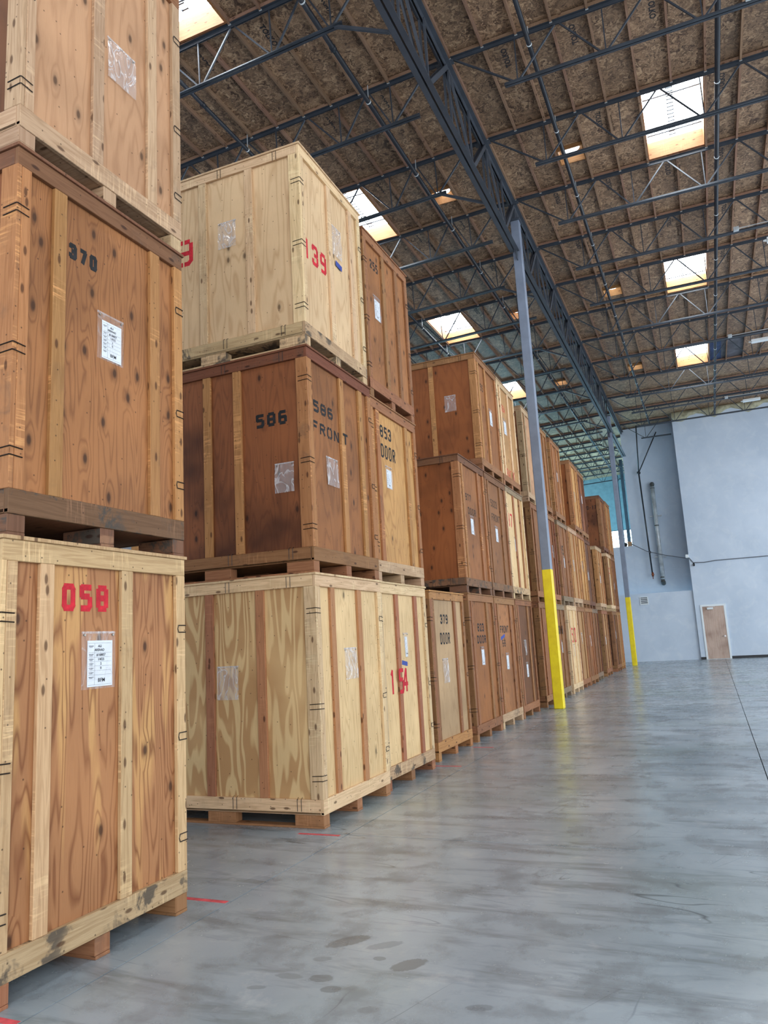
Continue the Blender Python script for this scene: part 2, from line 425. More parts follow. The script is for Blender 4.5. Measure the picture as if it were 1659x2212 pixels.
# ------------------------------------------------------------------ setting: floor, walls, roof
floor = put('floor', MB().box(-14, 12, -8, 52, -.2, -.045).mesh('floor', DARKF), kind='structure', label='polished grey concrete floor cut into square slabs')
XS = [-12.88+3.3*k for k in range(0, 9)]
def slab(x0, x1, y0, y1):
    g_ = .0045
    me = MB().box(x0+g_, x1-g_, y0+g_, y1-g_, -.05, 0).mesh('concrete_slab', CONC)
    put('concrete_slab', me, floor)
for i in range(len(XS)-1):
    x0, x1 = XS[i], XS[i+1]
    ys = [-7.3+3.3*k for k in range(0, 19)]
    if x1 < -2.9: ys = sorted(set(ys+[7.48, 4.25, 10.8, 14.1])) if x1 > -3.2 else ys
    for y0, y1 in zip(ys, ys[1:]):
        if x0 > 8 or x1 > 12: continue
        slab(x0, x1, y0, y1)

def cells(name, holes, x0, x1, y0, y1, zoff, th, mat):
    xs = sorted({x0, x1, XG} | {h[0] for h in holes} | {h[1] for h in holes}); ys = sorted({y0, y1} | {h[2] for h in holes} | {h[3] for h in holes})
    mb = MB()
    for a, b in zip(xs, xs[1:]):
        for c, d in zip(ys, ys[1:]):
            mx, my = (a+b)/2, (c+d)/2
            if any(h[0] < mx < h[1] and h[2] < my < h[3] for h in holes): continue
            P = [((b if i & 1 else a), (d if i & 2 else c), zr(b if i & 1 else a)+zoff+(th if i & 4 else 0)) for i in range(8)]
            mb.hexa(P)
    return mb.mesh(name, mat)
HOLES = SKY_R+SKY_L+SKY_X+[(x-DH, x+DH, y-DH, y+DH) for x, y in DOMES]
ceiling = put('ceiling', cells('ceiling', HOLES, -14, 12, -7.5, 51.2, .014, .08, OSB), kind='structure', label='brown strand board roof deck over wooden purlins')

# strand board sheets, each its own piece
def sheet(x0, x1, y0, y1, mat=OSB, **k):
    P = [((x1-.004 if i & 1 else x0+.004), (y1-.005 if i & 2 else y0+.005), zr((x1 if i & 1 else x0))+(.012 if i & 4 else 0)) for i in range(8)]
    mb = MB(); mb.hexa(P, 1)
    return put('osb_sheet', mb.mesh('osb_sheet', mat), ceiling, **k)
TXT = {}
def textmesh(body, size, mat, bold=0.0, spacing=1.0):
    key = (body, size, mat.name, bold)
    if key in TXT: return TXT[key]
    c = bpy.data.curves.new('lettering', 'FONT'); c.body = body; c.size = size; c.offset = bold; c.space_character = spacing
    c.fill_mode = 'FRONT'; c.resolution_u = 2
    o = bpy.data.objects.new('lettering', c); COL.objects.link(o)
    dg = bpy.context.evaluated_depsgraph_get()
    me = bpy.data.meshes.new_from_object(o.evaluated_get(dg)); me.materials.clear(); me.materials.append(mat)
    bpy.data.objects.remove(o); bpy.data.curves.remove(c)
    TXT[key] = me; return me
bays = [(XS_, XS_+1.18) for XS_ in [-2.48+1.18*k for k in range(0, 6)]]
baysl = [(-3.66-1.166*k-1.166, -3.66-1.166*k) for k in range(0, 6)]
# first left strip beside the girder
strips = [(a, b) for a, b in bays]+[(a, b) for a, b in baysl]+[(-3.655, -3.075), (-3.07, -2.48)]
stamp = 0
for yi in range(0, len(JY)-1):
    y0, y1 = JY[yi], JY[yi+1]
    for (a, b) in strips:
        mx, my = (a+b)/2, (y0+y1)/2
        if yi > 11 and a > -3.2: continue
        if any(h[0] < mx < h[1] and h[2] < my < h[3] and h[1]-h[0] > 1 for h in HOLES): continue
        hs = [h for h in HOLES if h[1]-h[0] < 1 and h[0] < b and h[1] > a and h[2] < y1 and h[3] > y0]
        if hs:
            h = hs[0]
            sheet(a, b, y0, h[2]); sheet(a, b, h[3], y1)
            if h[0]-a > .05: sheet(a, h[0], h[2], h[3])
            if b-h[1] > .05: sheet(h[1], b, h[2], h[3])
            continue
        kw = {}; mt = OSB
        if abs(y0-jy(7)) < .1 and 1.0 < a < 1.5:
            sheet(a, a+.42, y0, y1, OSBBLUE, label='dark blue stained roof sheet'); sheet(a+.42, b, y0, y1, OSBGREY, label='grey stained roof sheet'); continue
        s = sheet(a, b, y0, y1, mt, **kw)
        stamp += 1
        if yi <= 9 and b-a > 1 and -8 < a < 3.4:
            # printed marks along the sheet, reading towards the camera
            zz = zr(mx)
            flip = (stamp*7) % 3 == 0
            mb = MB(); yy = y0+.3
            t = textmesh('TOLKO', .14, INK, .005)
            Rr = Matrix(((0, -1, 0), (-1, 0, 0), (0, 0, -1))).to_4x4() if not flip else Matrix(((0, 1, 0), (1, 0, 0), (0, 0, -1))).to_4x4()
            o = put('printed_mark', t, s)
            o.matrix_local = Matrix.Translation((a+.34, y0+.75 if not flip else y0+.3, zr(a+.34)-.0015)) @ Rr
            for q, (xx, ty, sz) in enumerate(((.50, 'sheathing span 32/16', .075), (.60, 'exposure 1  15/32', .075))):
                t2 = textmesh(ty, sz, FADED, .0015)
                o2 = put('printed_mark', t2, s)
                o2.matrix_local = Matrix.Translation((a+xx, (y0+1.35) if not flip else y0+.5, zr(a+xx)-.0015)) @ Rr

# purlins
pm = MB().box(-.019, .019, .03, 2.39, -.09, 0).box(-.024, .024, .008, .034, -.094, -.05, mi=1).box(-.024, .024, 2.386, 2.412, -.094, -.05, mi=1)
PME = pm.mesh('roof_purlin', [PURL, GALV]); far = MB(); npur = 0
for yi in range(0, len(JY)-1):
    for x in PXR[:12]+PXL[:11]:
        y0 = JY[yi]
        if yi > 11 and x > -3.2: continue
        if any(h[0]+.05 < x < h[1]-.05 and h[2] < y0+1.2 < h[3] and h[1]-h[0] > 1 for h in HOLES): continue
        if npur < 290 and 0 < yi < 15:
            put('roof_purlin', PME, ceiling, (x, y0, zr(x))); npur += 1
        else:
            far.box(x-.019, x+.019, y0+.03, y0+2.39, zr(x)-.09, zr(x))
put('roof_purlin', far.mesh('roof_purlin_rest', PURL), ceiling, kind='stuff', label='rest of the purlins far off and overhead')

# skylights
def skylight(h, label):
    x0, x1, y0, y1 = h; cx, cy = (x0+x1)/2, (y0+y1)/2; zb = min(zr(x0), zr(x1)); H = .34
    root = empty('skylight', (cx, cy, zb), label=label, cat='skylight', group='roof skylights')
    W, D = (x1-x0)/2, (y1-y0)/2
    for (a, b, c, d) in ((-W, W, -D, -D+.038), (-W, W, D-.038, D), (-W, -W+.038, -D+.04, D-.04), (W-.038, W, -D+.04, D-.04)):
        put('curb_board', MB().box(a, b, c, d, -.06, H).mesh('curb_board', CURB), root)
    put('pane', MB().box(-W+.04, W-.04, -D+.04, D-.04, H-.02, H).mesh('pane', PANE), root)
    put('outer_frame', MB().box(-W-.03, W+.03, -D-.03, -D, .1, H+.02).box(-W-.03, W+.03, D, D+.03, .1, H+.02).box(-W-.03, -W, -D, D, .1, H+.02).box(W, W+.03, -D, D, .1, H+.02).mesh('outer_frame', WHITEP), root)
    lat = MB()
    for k in range(16):
        y = -D+.25+k*(2*D-.5)/15
        lat.box(-.10, .02, y-.012, y+.012, H-.10, H-.085)
    lat.box(-.105, -.095, -D+.2, D-.2, H-.11, H-.08).box(.015, .025, -D+.2, D-.2, H-.11, H-.08)
    put('hinge_ladder', lat.mesh('hinge_ladder', STEEL), root, label='slatted metal strip across the pane')
    for yy in (-D*.45, D*.62):
        put('cross_rod', MB().tube([(-W+.05, yy, H-.12), (W-.05, yy, H-.12)], .014, 6).mesh('cross_rod', STEEL), root)
    return root
for h, t in zip(SKY_R, ('nearest bright skylight right of the girder', 'second bright skylight right of the girder', 'farthest bright skylight right of the girder')):
    skylight(h, t+' with an orange pine curb')
for i, h in enumerate(SKY_X):
    ww = ('above the aisle almost over the camera', 'above the aisle behind the camera', 'far right, fully behind the camera', 'far right, beside the camera', 'far right, level with the first crates', 'far right, level with the front column', 'far right, level with the middle crates', 'far right, next to the far wall', 'left bay, behind the camera')[i]
    skylight(h, 'bright roof skylight '+ww)
for h, t in zip(SKY_L, ('bright skylight with orange pine curb above the nearest crate stack at upper left', 'bright skylight peeping over the pale crate numbered 139', 'bright skylight between the brown crates and the front column, left bay', 'bright skylight just behind the top crates left of the front column')):
    skylight(h, t)
for i, (x, y) in enumerate(DOMES):
    zb = zr(x); root = empty('tubular_skylight', (x, y, zb), label=('small round skylight in a wooden box, %s %s of the girder' % (('nearest', 'middle', 'farthest')[i % 3], 'right' if i < 3 else 'left')), cat='skylight', group='small round skylights')
    b_ = MB(); q = DH
    b_.box(-q, q, -q, -q+.03, -.08, .2).box(-q, q, q-.03, q, -.08, .2).box(-q, -q+.03, -q+.03, q-.03, -.08, .2).box(q-.03, q, -q+.03, q-.03, -.08, .2)
    put('curb_box', b_.mesh('curb_box', CURB), root)
    put('cover_plate', MB().box(-q+.03, q-.03, -q+.03, q-.03, .17, .19).mesh('cover_plate', OSB), root)
    put('lens', MB().tube([(0, 0, .10), (0, 0, .165)], .185, 24).mesh('lens', PANED), root)

# walls
wf = put('wall_far', MB().box(-.67, 12, 37.6, 38.0, 0, 11.62).mesh('wall_far', WALL), kind='structure', label='white wall around the wooden door')
wl = put('wall_far_left', MB().box(-14, -.68, 37.75, 38.6, 0, 3.15).mesh('wall_low', WALL), kind='structure', label='low white wall left of the door with a small vent')
wu = put('wall_recess', MB().box(-3.23, -.6, 39.3, 39.7, 3.0, 11.6).mesh('wall_recess', WALL), kind='structure', label='recessed upper white wall behind the grey duct')
put('wall_parapet', MB().box(-14, -3.231, 39.3, 39.7, 3.0, 5.62).mesh('wall_parapet', WALL), kind='structure')
put('wall_reveal', MB().box(-.66, -.6, 38.0, 39.3, 3.17, 11.6).mesh('wall_reveal', WALL), kind='structure')
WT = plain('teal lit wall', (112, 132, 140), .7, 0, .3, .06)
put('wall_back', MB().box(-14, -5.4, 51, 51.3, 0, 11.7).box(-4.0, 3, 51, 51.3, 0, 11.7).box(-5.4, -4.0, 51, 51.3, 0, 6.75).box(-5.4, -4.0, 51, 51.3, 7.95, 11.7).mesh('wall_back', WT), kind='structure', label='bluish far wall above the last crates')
put('wall_left', MB().box(-14.2, -14, -7.5, 51, 0, 11.4).mesh('wall_left', WALL), kind='structure')
put('wall_side', MB().box(-3.2, -3.0, 39.7, 51, 5.6, 11.6).mesh('wall_side', WALL), kind='structure')
win = put('window_1', MB().box(-5.4, -4.0, 51.0, 51.02, 7.9, 7.95).box(-5.4, -4.0, 51.0, 51.02, 6.75, 6.8).box(-4.76, -4.70, 50.97, 51.05, 6.75, 7.95).box(-5.4, -4, 50.98, 51.05, 7.36, 7.4).mesh('window_1', STEEL), kind='structure', label='bright window low in the far bay')
put('pane', MB().box(-5.4, -4.0, 51.1, 51.12, 6.75, 7.95).mesh('pane', PANEW), win)

# baseboard
put('baseboard_far', MB().box(-.67, -.44, 37.585, 37.6, 0, .11).box(.6, 12, 37.585, 37.6, 0, .11).mesh('baseboard_far', RUBB), kind='structure', label='black rubber baseboard beside the door')
# door
Yd = 37.6
d1 = put('door_1', MB().box(-.45, -.37, Yd-.04, Yd, 0, 2.44).box(.53, .61, Yd-.04, Yd, 0, 2.44).box(-.37, .53, Yd-.04, Yd, 2.36, 2.44).mesh('door_1', WHITEP), kind='structure', label='worn wooden door in a white steel frame')
DW = plywood('door veneer', (196, 172, 158), (160, 124, 104), .35, .0, 7, .5)
put('door_leaf', MB().box(-.37, .53, Yd-.025, Yd, .02, 2.36).mesh('door_leaf', DW), d1)
put('door_handle', MB().tube([(.44, Yd-.03, 1.0), (.44, Yd-.08, 1.0), (.33, Yd-.085, 1.0)], .014, 8).tube([(.44, Yd-.03, 1.0), (.44, Yd-.036, 1.0)], .035, 12).mesh('door_handle', CHROME), d1)
put('door_closer', MB().box(-.18, .08, Yd-.09, Yd-.03, 2.22, 2.31, ch=.008).bar((-.1, Yd-.07, 2.33), (.16, Yd-.06, 2.345), .03, .012).mesh('door_closer', WHITEP), d1, label='white door closer')
put('threshold', MB().box(-.37, .53, Yd-.07, Yd-.03, 0, .02).mesh('threshold', GALV), d1)

# vent in the low wall
v = empty('air_vent', (-2.856, 37.75, 2.815), label='small white louvred vent in the low far wall', cat='vent')
put('vent_frame', MB().box(-.19, .19, -.03, 0, .155, .19).box(-.19, .19, -.03, 0, -.19, -.155).box(-.19, -.15, -.03, 0, -.155, .155).box(.15, .19, -.03, 0, -.155, .155).mesh('vent_frame', WHITEP), v)
put('vent_back', MB().box(-.15, .15, -.006, 0, -.155, .155).mesh('vent_back', plain('vent dark', (60, 70, 82))), v)
for k in range(4): put('louvre', MB().box(-.15, .15, -.026, -.008, -.15+k*.078, -.115+k*.078).mesh('louvre', WHITEP), v)

# duct, sprinkler riser, cable, camera
Yu = 39.3
d = empty('wall_duct', (-1.97, Yu, 3.7), label='long grey galvanised duct standing off the recessed white wall', cat='duct')
yy = -.32
put('duct_pipe', MB().tube([(.01, yy, .12), (.0, yy, 4.72)], .10, 16).mesh('duct_pipe', GALV), d)
el = lambda zc, s: MB().tube([(0, yy, zc), (0, yy+.02, zc+s*.08), (0, yy+.09, zc+s*.15), (0, yy+.2, zc+s*.17), (0, 0, zc+s*.17)], .104, 14)
ELB = plain('dull elbow', (96, 98, 96), .5, .4)
put('elbow', el(.12, -1).mesh('elbow', ELB), d); put('elbow', el(4.72, 1).mesh('elbow', ELB), d)
for z in (1.24, 3.26):
    put('strut_bracket', MB().box(-.28, .28, yy+.11, yy+.15, z-.02, z+.02).box(-.25, -.21, yy+.15, 0, z-.02, z+.02).box(.21, .25, yy+.15, 0, z-.02, z+.02).mesh('strut_bracket', GALV), d)
for z in (.2, 2.75, 4.62): put('duct_band', MB().tube([(0, yy, z), (0, yy, z+.05)], .106, 16).mesh('duct_band', ELB), d)
sp = empty('sprinkler_riser', (-2.42, 38.95, 3.9), label='thin black vertical pipe with a reddish valve on the recessed far wall', cat='pipe')
put('riser_pipe', MB().tube([(0, 0, .25), (-.1, 0, 5.3)], .035, 8).mesh('riser_pipe', PIPE), sp)
put('valve', MB().tube([(0.01, 0, .1), (0.01, 0, .3)], .05, 8).tube([(-.05, 0, .2), (.08, 0, .2)], .03, 8).tube([(.01, 0, -.02), (.01, 0, .1)], .02, 8).mesh('valve', BRASS), sp)
put('brace_rod', MB().tube([(-.1, 0, 5.3), (.93, 0, 7.25)], .028, 6).tube([(-.1, 0, 5.3), (.08, -.9, 7.5)], .03, 6).tube([(-.18, 0, 5.32), (-.02, 0, 5.28)], .06, 8).mesh('brace_rod', PIPE), sp)
put('coupling', MB().tube([(0, 0, 1.25), (0, 0, 1.34)], .05, 8).mesh('coupling', PIPE), sp)
def cable(name, pts, r, label, cat='cable', mat=None):
    P = []
    for i in range(len(pts)-1):
        a, b_ = Vector(pts[i]), Vector(pts[i+1])
        for t in range(4): P.append(a.lerp(b_, t/4))
    P.append(Vector(pts[-1]))
    return put(name, MB().tube(P, r, 6).mesh(name, mat or plain('grey cable', (92, 98, 108), .6)), label=label, cat=cat)
cable('wall_cable', [(-3.23, 38.75, 5.66), (-2.7, 38.7, 5.33), (-2.53, 38.7, 5.22), (-1.7, 38.7, 4.95), (-.80, 38.75, 4.73)], .02, 'grey cable sagging across the recessed wall and the duct')
cable('wall_cable', [(-.72, 37.57, 4.72), (-.5, 37.57, 4.40), (-.05, 37.57, 4.37), (.45, 37.57, 4.42), (1.1, 37.57, 4.42), (2.7, 37.57, 4.42), (6, 37.57, 4.6)], .02, 'grey cable running above the wooden door')
jb = empty('junction_box', (-.74, 37.6, 4.72), label='small white box at the corner where the wall cable turns', cat='box')
put('box_body', MB().box(-.07, .07, -.08, 0, -.08, .08, ch=.01).mesh('box_body', WHITEP), jb); put('box_lid', MB().box(-.06, .06, -.09, -.08, -.07, .07).mesh('box_lid', WHITEP), jb)
sc = empty('security_camera', (-.49, 37.6, 4.3), label='small black security camera above and left of the door', cat='camera')
put('camera_body', MB().tube([(0, -.2, -.03), (0, -.06, .0)], .05, 12).mesh('camera_body', RUBB), sc); put('camera_mount', MB().tube([(0, -.1, 0), (0, 0, .06)], .015, 6).tube([(0, -.01, .06), (0, 0, .06)], .04, 10).mesh('camera_mount', RUBB), sc)

# carton and bag on the wall top at left
bx_ = empty('cardboard_carton', (-3.35, 39.42, 5.62), label='small open cardboard carton on the ledge of the far wall opening', cat='carton')
put('carton_body', MB().box(-.1, .1, -.1, .1, 0, .2, ch=.004).mesh('carton_body', CARTON), bx_); put('flap', MB().bar((-.1, -.1, .2), (.1, -.14, .16), .004, .1).mesh('flap', CARTON), bx_)
bm = bmesh.new(); bmesh.ops.create_icosphere(bm, subdivisions=3, radius=1)
for v_ in bm.verts:
    n = noise.noise(v_.co*1.7); v_.co = Vector((v_.co.x*.17*(1+.3*n), v_.co.y*.12*(1+.3*n), max(-.0, (v_.co.z*.55+.5))*.2*(1+.25*n)))
me = bpy.data.meshes.new('duffel_bag'); bm.to_mesh(me); bm.free(); me.materials.append(RUBB)
put('black_bag', me, None, (-3.62, 39.45, 5.62), label='black bag slumped beside the carton on the ledge', cat='bag')

# spray foam under the deck at the right wall
bm = bmesh.new()
nx, nz = 90, 7
vs = [[None]*(nz+1) for _ in range(nx+1)]
for i in range(nx+1):
    x = -.66+i*(5.6)/nx
    low = 11.2+.10*math.sin(x*4.1)+.12*abs(math.sin(x*2.2+.5))+.05*noise.noise(Vector((x*5, 0, 0)))
    for k in range(nz+1):
        t = k/nz; z = low+(11.63-low)*t
        bulge = .12*math.sin(PI*min(1, t*1.05))**.6*(1+.6*noise.noise(Vector((x*3, z*5, 1))))
        vs[i][k] = bm.verts.new((x, 37.605-max(0, bulge), z))
for i in range(nx):
    for k in range(nz): bm.faces.new((vs[i][k], vs[i+1][k], vs[i+1][k+1], vs[i][k+1])).smooth = True
me = bpy.data.meshes.new('spray_foam'); bm.to_mesh(me); bm.free(); me.materials.append(FOAM)
put('spray_foam', me, label='lumpy cream spray foam where the right far wall meets the roof', cat='insulation', kind='stuff')

# ------------------------------------------------------------------ steel: girder, columns, joists
def angle_pair_chord(L, wd, leg, gap, up, t=.007):
    """two angles back to back along +x; horizontal legs at z=0, vertical legs pointing up (up=1) or down (-1)"""
    mb = MB()
    mb.box(0, L, -wd/2, -gap/2, -t/2, t/2, 0).box(0, L, gap/2, wd/2, -t/2, t/2, 0)
    z0, z1 = (t/2, leg) if up > 0 else (-leg, -t/2)
    mb.box(0, L, -gap/2-t, -gap/2, z0, z1, 0).box(0, L, gap/2, gap/2+t, z0, z1, 0)
    return mb
girder = empty('roof_girder', (-3.16, 0, 10.2), label='deep blue grey steel truss girder running from overhead to the far wall', cat='girder')
def gseg(y0, y1):
    mb = MB()
    t = .012
    for s in (-1, 1):
        mb.box(*sorted((s*.017, s*.105)), y0, y1, -t/2, t/2, 1); mb.box(*sorted((s*.017, s*.029)), y0, y1, t/2, .10, 1)
    put('bottom_chord', mb.mesh('bottom_chord', GIRD), girder)
    tb = MB()
    for s in (-1, 1):
        tb.box(*sorted((s*.017, s*.10)), y0-.1, y1+.1, 1.29-t, 1.29, 1); tb.box(*sorted((s*.017, s*.029)), y0-.1, y1+.1, 1.17, 1.29-t, 1)
    put('top_chord', tb.mesh('top_chord', GIRD), girder)
gseg(-2.0, 16.04); gseg(16.36, 33.96); gseg(34.26, 39.25)
def web(y0, z0, y1, z1, wd=.05, off=.02, name='web_member'):
    mb = MB()
    for s in (-1, 1): mb.bar((s*(off+.02), y0, z0), (s*(off+.02), y1, z1), .012+.02, wd, up=(1, 0, 0) if False else (0, 1, .01))
    put(name, mb.mesh(name, GIRD), girder)
for k, y in enumerate(JY[:13]):
    if y+1.21 < 39.2:
        web(y+.05, 1.2, y+1.16, .05, .085); web(y+1.26, .05, y+2.37, 1.2, .085)
        web(y+1.21, .06, y+1.21, 1.2, .05)
    web(y, .06, y, 1.2, .05)

def column(x, y, ztop, label):
    c = empty('steel_column', (x, y, 0), label=label, cat='column')
    q = .098
    put('shaft', MB().box(-q, q, -q, q, 0, ztop, ch=.012).mesh('shaft', COLM), c)
    q2 = .102
    put('painted_base', MB().box(-q2, q2, -q2, q2, 0, 2.9, ch=.012).mesh('painted_base', YEL), c, label='bright yellow painted lower part')
    put('cap_plate', MB().box(-.13, .13, -.16, .16, ztop, ztop+.02).mesh('cap_plate', GIRD), c)
    put('gusset_plate', MB().box(-.008, .008, -.25, -.1, 10.0, 10.25).mesh('gusset_plate', GIRD), c)
    return c
column(-3.12, 16.2, 11.0, 'front steel column, grey above and yellow below, beside the crates')
c2 = column(-3.24, 34.15, 11.0, 'far steel column, grey above and yellow below, past the last crate')

JM = {}
def joist(side, y, idx):
    ordn = ('nearest', 'second', 'third', 'fourth', 'fifth', 'sixth', 'seventh', 'eighth', 'ninth', 'tenth', 'eleventh', 'twelfth', 'thirteenth', 'fourteenth', 'fifteenth', 'sixteenth', 'seventeenth', 'eighteenth')[idx]
    L = 9.5 if side > 0 else 9.0
    if side > 0 and y > 37: L = 2.3
    root = empty('steel_joist', (-3.07 if side > 0 else -3.27, y, 11.5 - (0 if side > 0 else 0)), 0,
                 label='grey open web roof joist, %s from the camera on the %s of the girder' % (ordn, 'right' if side > 0 else 'left'), cat='joist', group='roof joists on the %s of the girder' % ('right' if side > 0 else 'left'))
    root.rotation_euler = (0, math.atan(.0049), 0) if side > 0 else (0, -math.atan(.0346), 0)
    if side < 0: root.rotation_euler = (0, math.atan(.0346), PI)
    alt = (round((y-8.96)/2.42)) % 2 == 0
    key = (side, L, alt)
    if key not in JM:
        D = {}
        tc = MB(); t = .007
        tc.box(-.08, L, -.052, -.008, .058, .065, 0).box(-.08, L, .008, .052, .058, .065, 0).box(-.08, L, -.015, -.008, .0, .058, 0).box(-.08, L, .008, .015, .0, .058, 0)
        D['top_chord'] = tc.mesh('top_chord', STEEL)
        D['nailer'] = MB().box(-.08, L, -.06, .06, .066, .125, 0).mesh('nailer', PURL)
        z = -.81
        b0 = 1.02 if side > 0 else (.88 if alt else .55)
        bc = MB().box(b0-.1, L, -.052, -.008, z-.0035, z+.0035, 0).box(b0-.1, L, .008, .052, z-.0035, z+.0035, 0).box(b0-.1, L, -.015, -.008, z, z+.055, 0).box(b0-.1, L, .008, .015, z, z+.055, 0)
        D['bottom_chord'] = bc.mesh('bottom_chord', STEEL)
        W = []
        def dia(xa, za, xb, zb, wd=.026): W.append(('web_member', MB().bar((xa, 0, za), (xb, 0, zb), .026, wd, up=(0, 1, 0)).mesh('web_member', STEEL)))
        def vert(x): W.append(('web_strut', MB().bar((x, 0, z+.03), (x, 0, .02), .02, .02, up=(0, 1, 0)).mesh('web_strut', STEEL)))
        if side > 0:
            nodes_b = [1.12+1.44*k for k in range(0, 7)]; nodes_t = [1.86+1.44*k for k in range(0, 7)]
            dia(.08, .01, nodes_b[0]-.04, z+.03, .034)
        else:
            nodes_b = [.92+.02, ] + [1.98+1.36*k for k in range(0, 6)]; nodes_t = [1.40]+[2.68+1.36*k for k in range(0, 6)]
            dia(.25, .01, nodes_b[0], z+.03, .034)
        for k in range(len(nodes_b)):
            nb = nodes_b[k]
            if nb > L-.2: break
            vert(nb+.02)
            nt_ = nodes_t[k]
            if nt_ < L: dia(nb+.05, z+.03, nt_-.04, .0)
            if k+1 < len(nodes_b) and nodes_b[k+1] < L: dia(nt_+.04, .0, nodes_b[k+1]-.05, z+.03)
        D['web'] = W
        D['seat'] = MB().box(-.1, .06, -.06, .06, -.006, .006).mesh('seat_plate', GIRD)
        if side < 0 and alt:
            D['brace'] = MB().bar((.9, 0, z+.01), (.04, 0, -1.29), .045, .045).mesh('bottom_brace', GIRD)
        JM[key] = D
    D = JM[key]
    for nme in ('top_chord', 'nailer', 'bottom_chord'): put(nme, D[nme], root)
    put('seat_plate', D['seat'], root)
    if 'brace' in D: put('bottom_brace', D['brace'], root)
    for nme, me in D['web']: put(nme, me, root)
    return root
for i, y in enumerate([y for y in JY if 8 < y < 38.2]): joist(1, y, i)
for i, y in enumerate([y for y in JY if 6 < y < 50.5 and not 37.5 < y < 38.5 or 37.5 < y < 38.5]):
    if y > 6 and i < 18: joist(-1, y, i)

# sprinkler pipes under the deck
def roof_pipe(x, z, y0, y1, r, label):
    root = empty('sprinkler_pipe', (x, 0, z), label=label, cat='pipe')
    put('pipe_run', MB().tube([(0, y0, 0), (0, y1, 0)], r, 10).mesh('pipe_run', PIPE), root)
    cm = MB().tube([(0, -.04, 0), (0, .04, 0)], r*1.25, 10).mesh('coupling', PIPE)
    bn = MB().tube([(0, -.012, 0), (0, .012, 0)], r*1.12, 10).mesh('hanger_band', WHITEP)
    hg = MB().bar((0, 0, r), (0, 0, .34), .012, .012).mesh('hanger_rod', GALV)
    for k, y in enumerate(JY):
        if y0 < y < y1:
            put('hanger_rod', hg, root, (0, y-.12, 0)); put('hanger_band', bn, root, (0, y-.12, 0))
            if k % 3 == 0: put('coupling', cm, root, (0, y+.9, 0))
    y = y0+1
    while y < y1:
        put('sprinkler_head', MB().tube([(0, y, r), (0, y, r+.06)], .012, 6).tube([(0, y, r+.06), (0, y, r+.066)], .02, 8).mesh('sprinkler_head', BRASS), root); y += 3.6
roof_pipe(1.22, 11.2, 5, 37.5, .046, 'black sprinkler pipe running past the skylights right of the girder')
roof_pipe(-1.67, 11.2, 5, 37.5, .040, 'black sprinkler pipe close to the right of the girder')
roof_pipe(-4.61, 11.2, 5, 50.8, .044, 'black sprinkler pipe close to the left of the girder')
roof_pipe(-7.2, 11.1, 5, 50.8, .036, 'black sprinkler pipe beside the left skylights')
# grey cable tray pipes close to the opening
for x, y, z0, z1, r, lb in ((-3.84, 45.0, 0, 11.3, .09, 'dark blue steel post inside the far left bay'), (-4.5, 49.0, 0, 11.2, .05, 'slim dark post in the far left bay near the window')):
    p = empty('bay_post', (x, y, 0), label=lb, cat='post')
    put('post_shaft', MB().box(-r, r, -r, r, z0, z1).mesh('post_shaft', STEEL), p); put('post_foot', MB().box(-r*1.6, r*1.6, -r*1.6, r*1.6, 0, .02).mesh('post_foot', STEEL), p)

# conduit, boxes and linear lights on the right
def conduit(y, x0, x1, z, label):
    r = empty('conduit', (0, y-.125, z), label=label, cat='conduit')
    put('conduit_run', MB().tube([(x0, 0, 0), (x1, 0, 0)], .012, 6).mesh('conduit_run', WHITEP), r)
    put('outlet_box', MB().box(x0-.09, x0+.03, -.05, .05, -.05, .04, ch=.006).mesh('outlet_box', GALV), r)
    return r
for y, nm in ((11.38, 'nearest'), (18.64, 'second'), (25.9, 'third'), (33.16, 'farthest')):
    conduit(y, 1.62, 6, 10.70, '%s white conduit with a metal box on a joist at the right' % nm)
for y, z, nm in ((18.25, 10.08, 'nearest'), (25.5, 10.24, 'second'), (32.75, 10.31, 'farthest')):
    f = empty('linear_light', (2.1, y, z), label='%s switched-off white strip light hanging at the right' % nm, cat='light')
    put('housing', MB().hexa([((.68 if i & 1 else .05), (.10 if i & 2 else -.10)*(.6 if i & 4 else 1), .07 if i & 4 else 0) for i in range(8)]) or None, f) if False else None
    mb = MB(); mb.hexa([((.70 if i & 1 else .06), (.10 if i & 2 else -.10)*(.6 if i & 4 else 1), .09 if i & 4 else 0) for i in range(8)])
    put('housing', mb.mesh('housing', WHITEP), f)
    put('end_socket', MB().tube([(-.02, 0, .04), (.06, 0, .04)], [.018, .035], 8).mesh('end_socket', WHITEP), f)
    put('hanger_wire', MB().tube([(.2, 0, .09), (.17, {18.25: .39, 25.5: .4}.get(y, .41), 10.655-z)], .004, 5).tube([(.6, 0, .09), (.6, {18.25: .39, 25.5: .4}.get(y, .41), 10.655-z)], .004, 5).mesh('hanger_wire', WIREL), f)

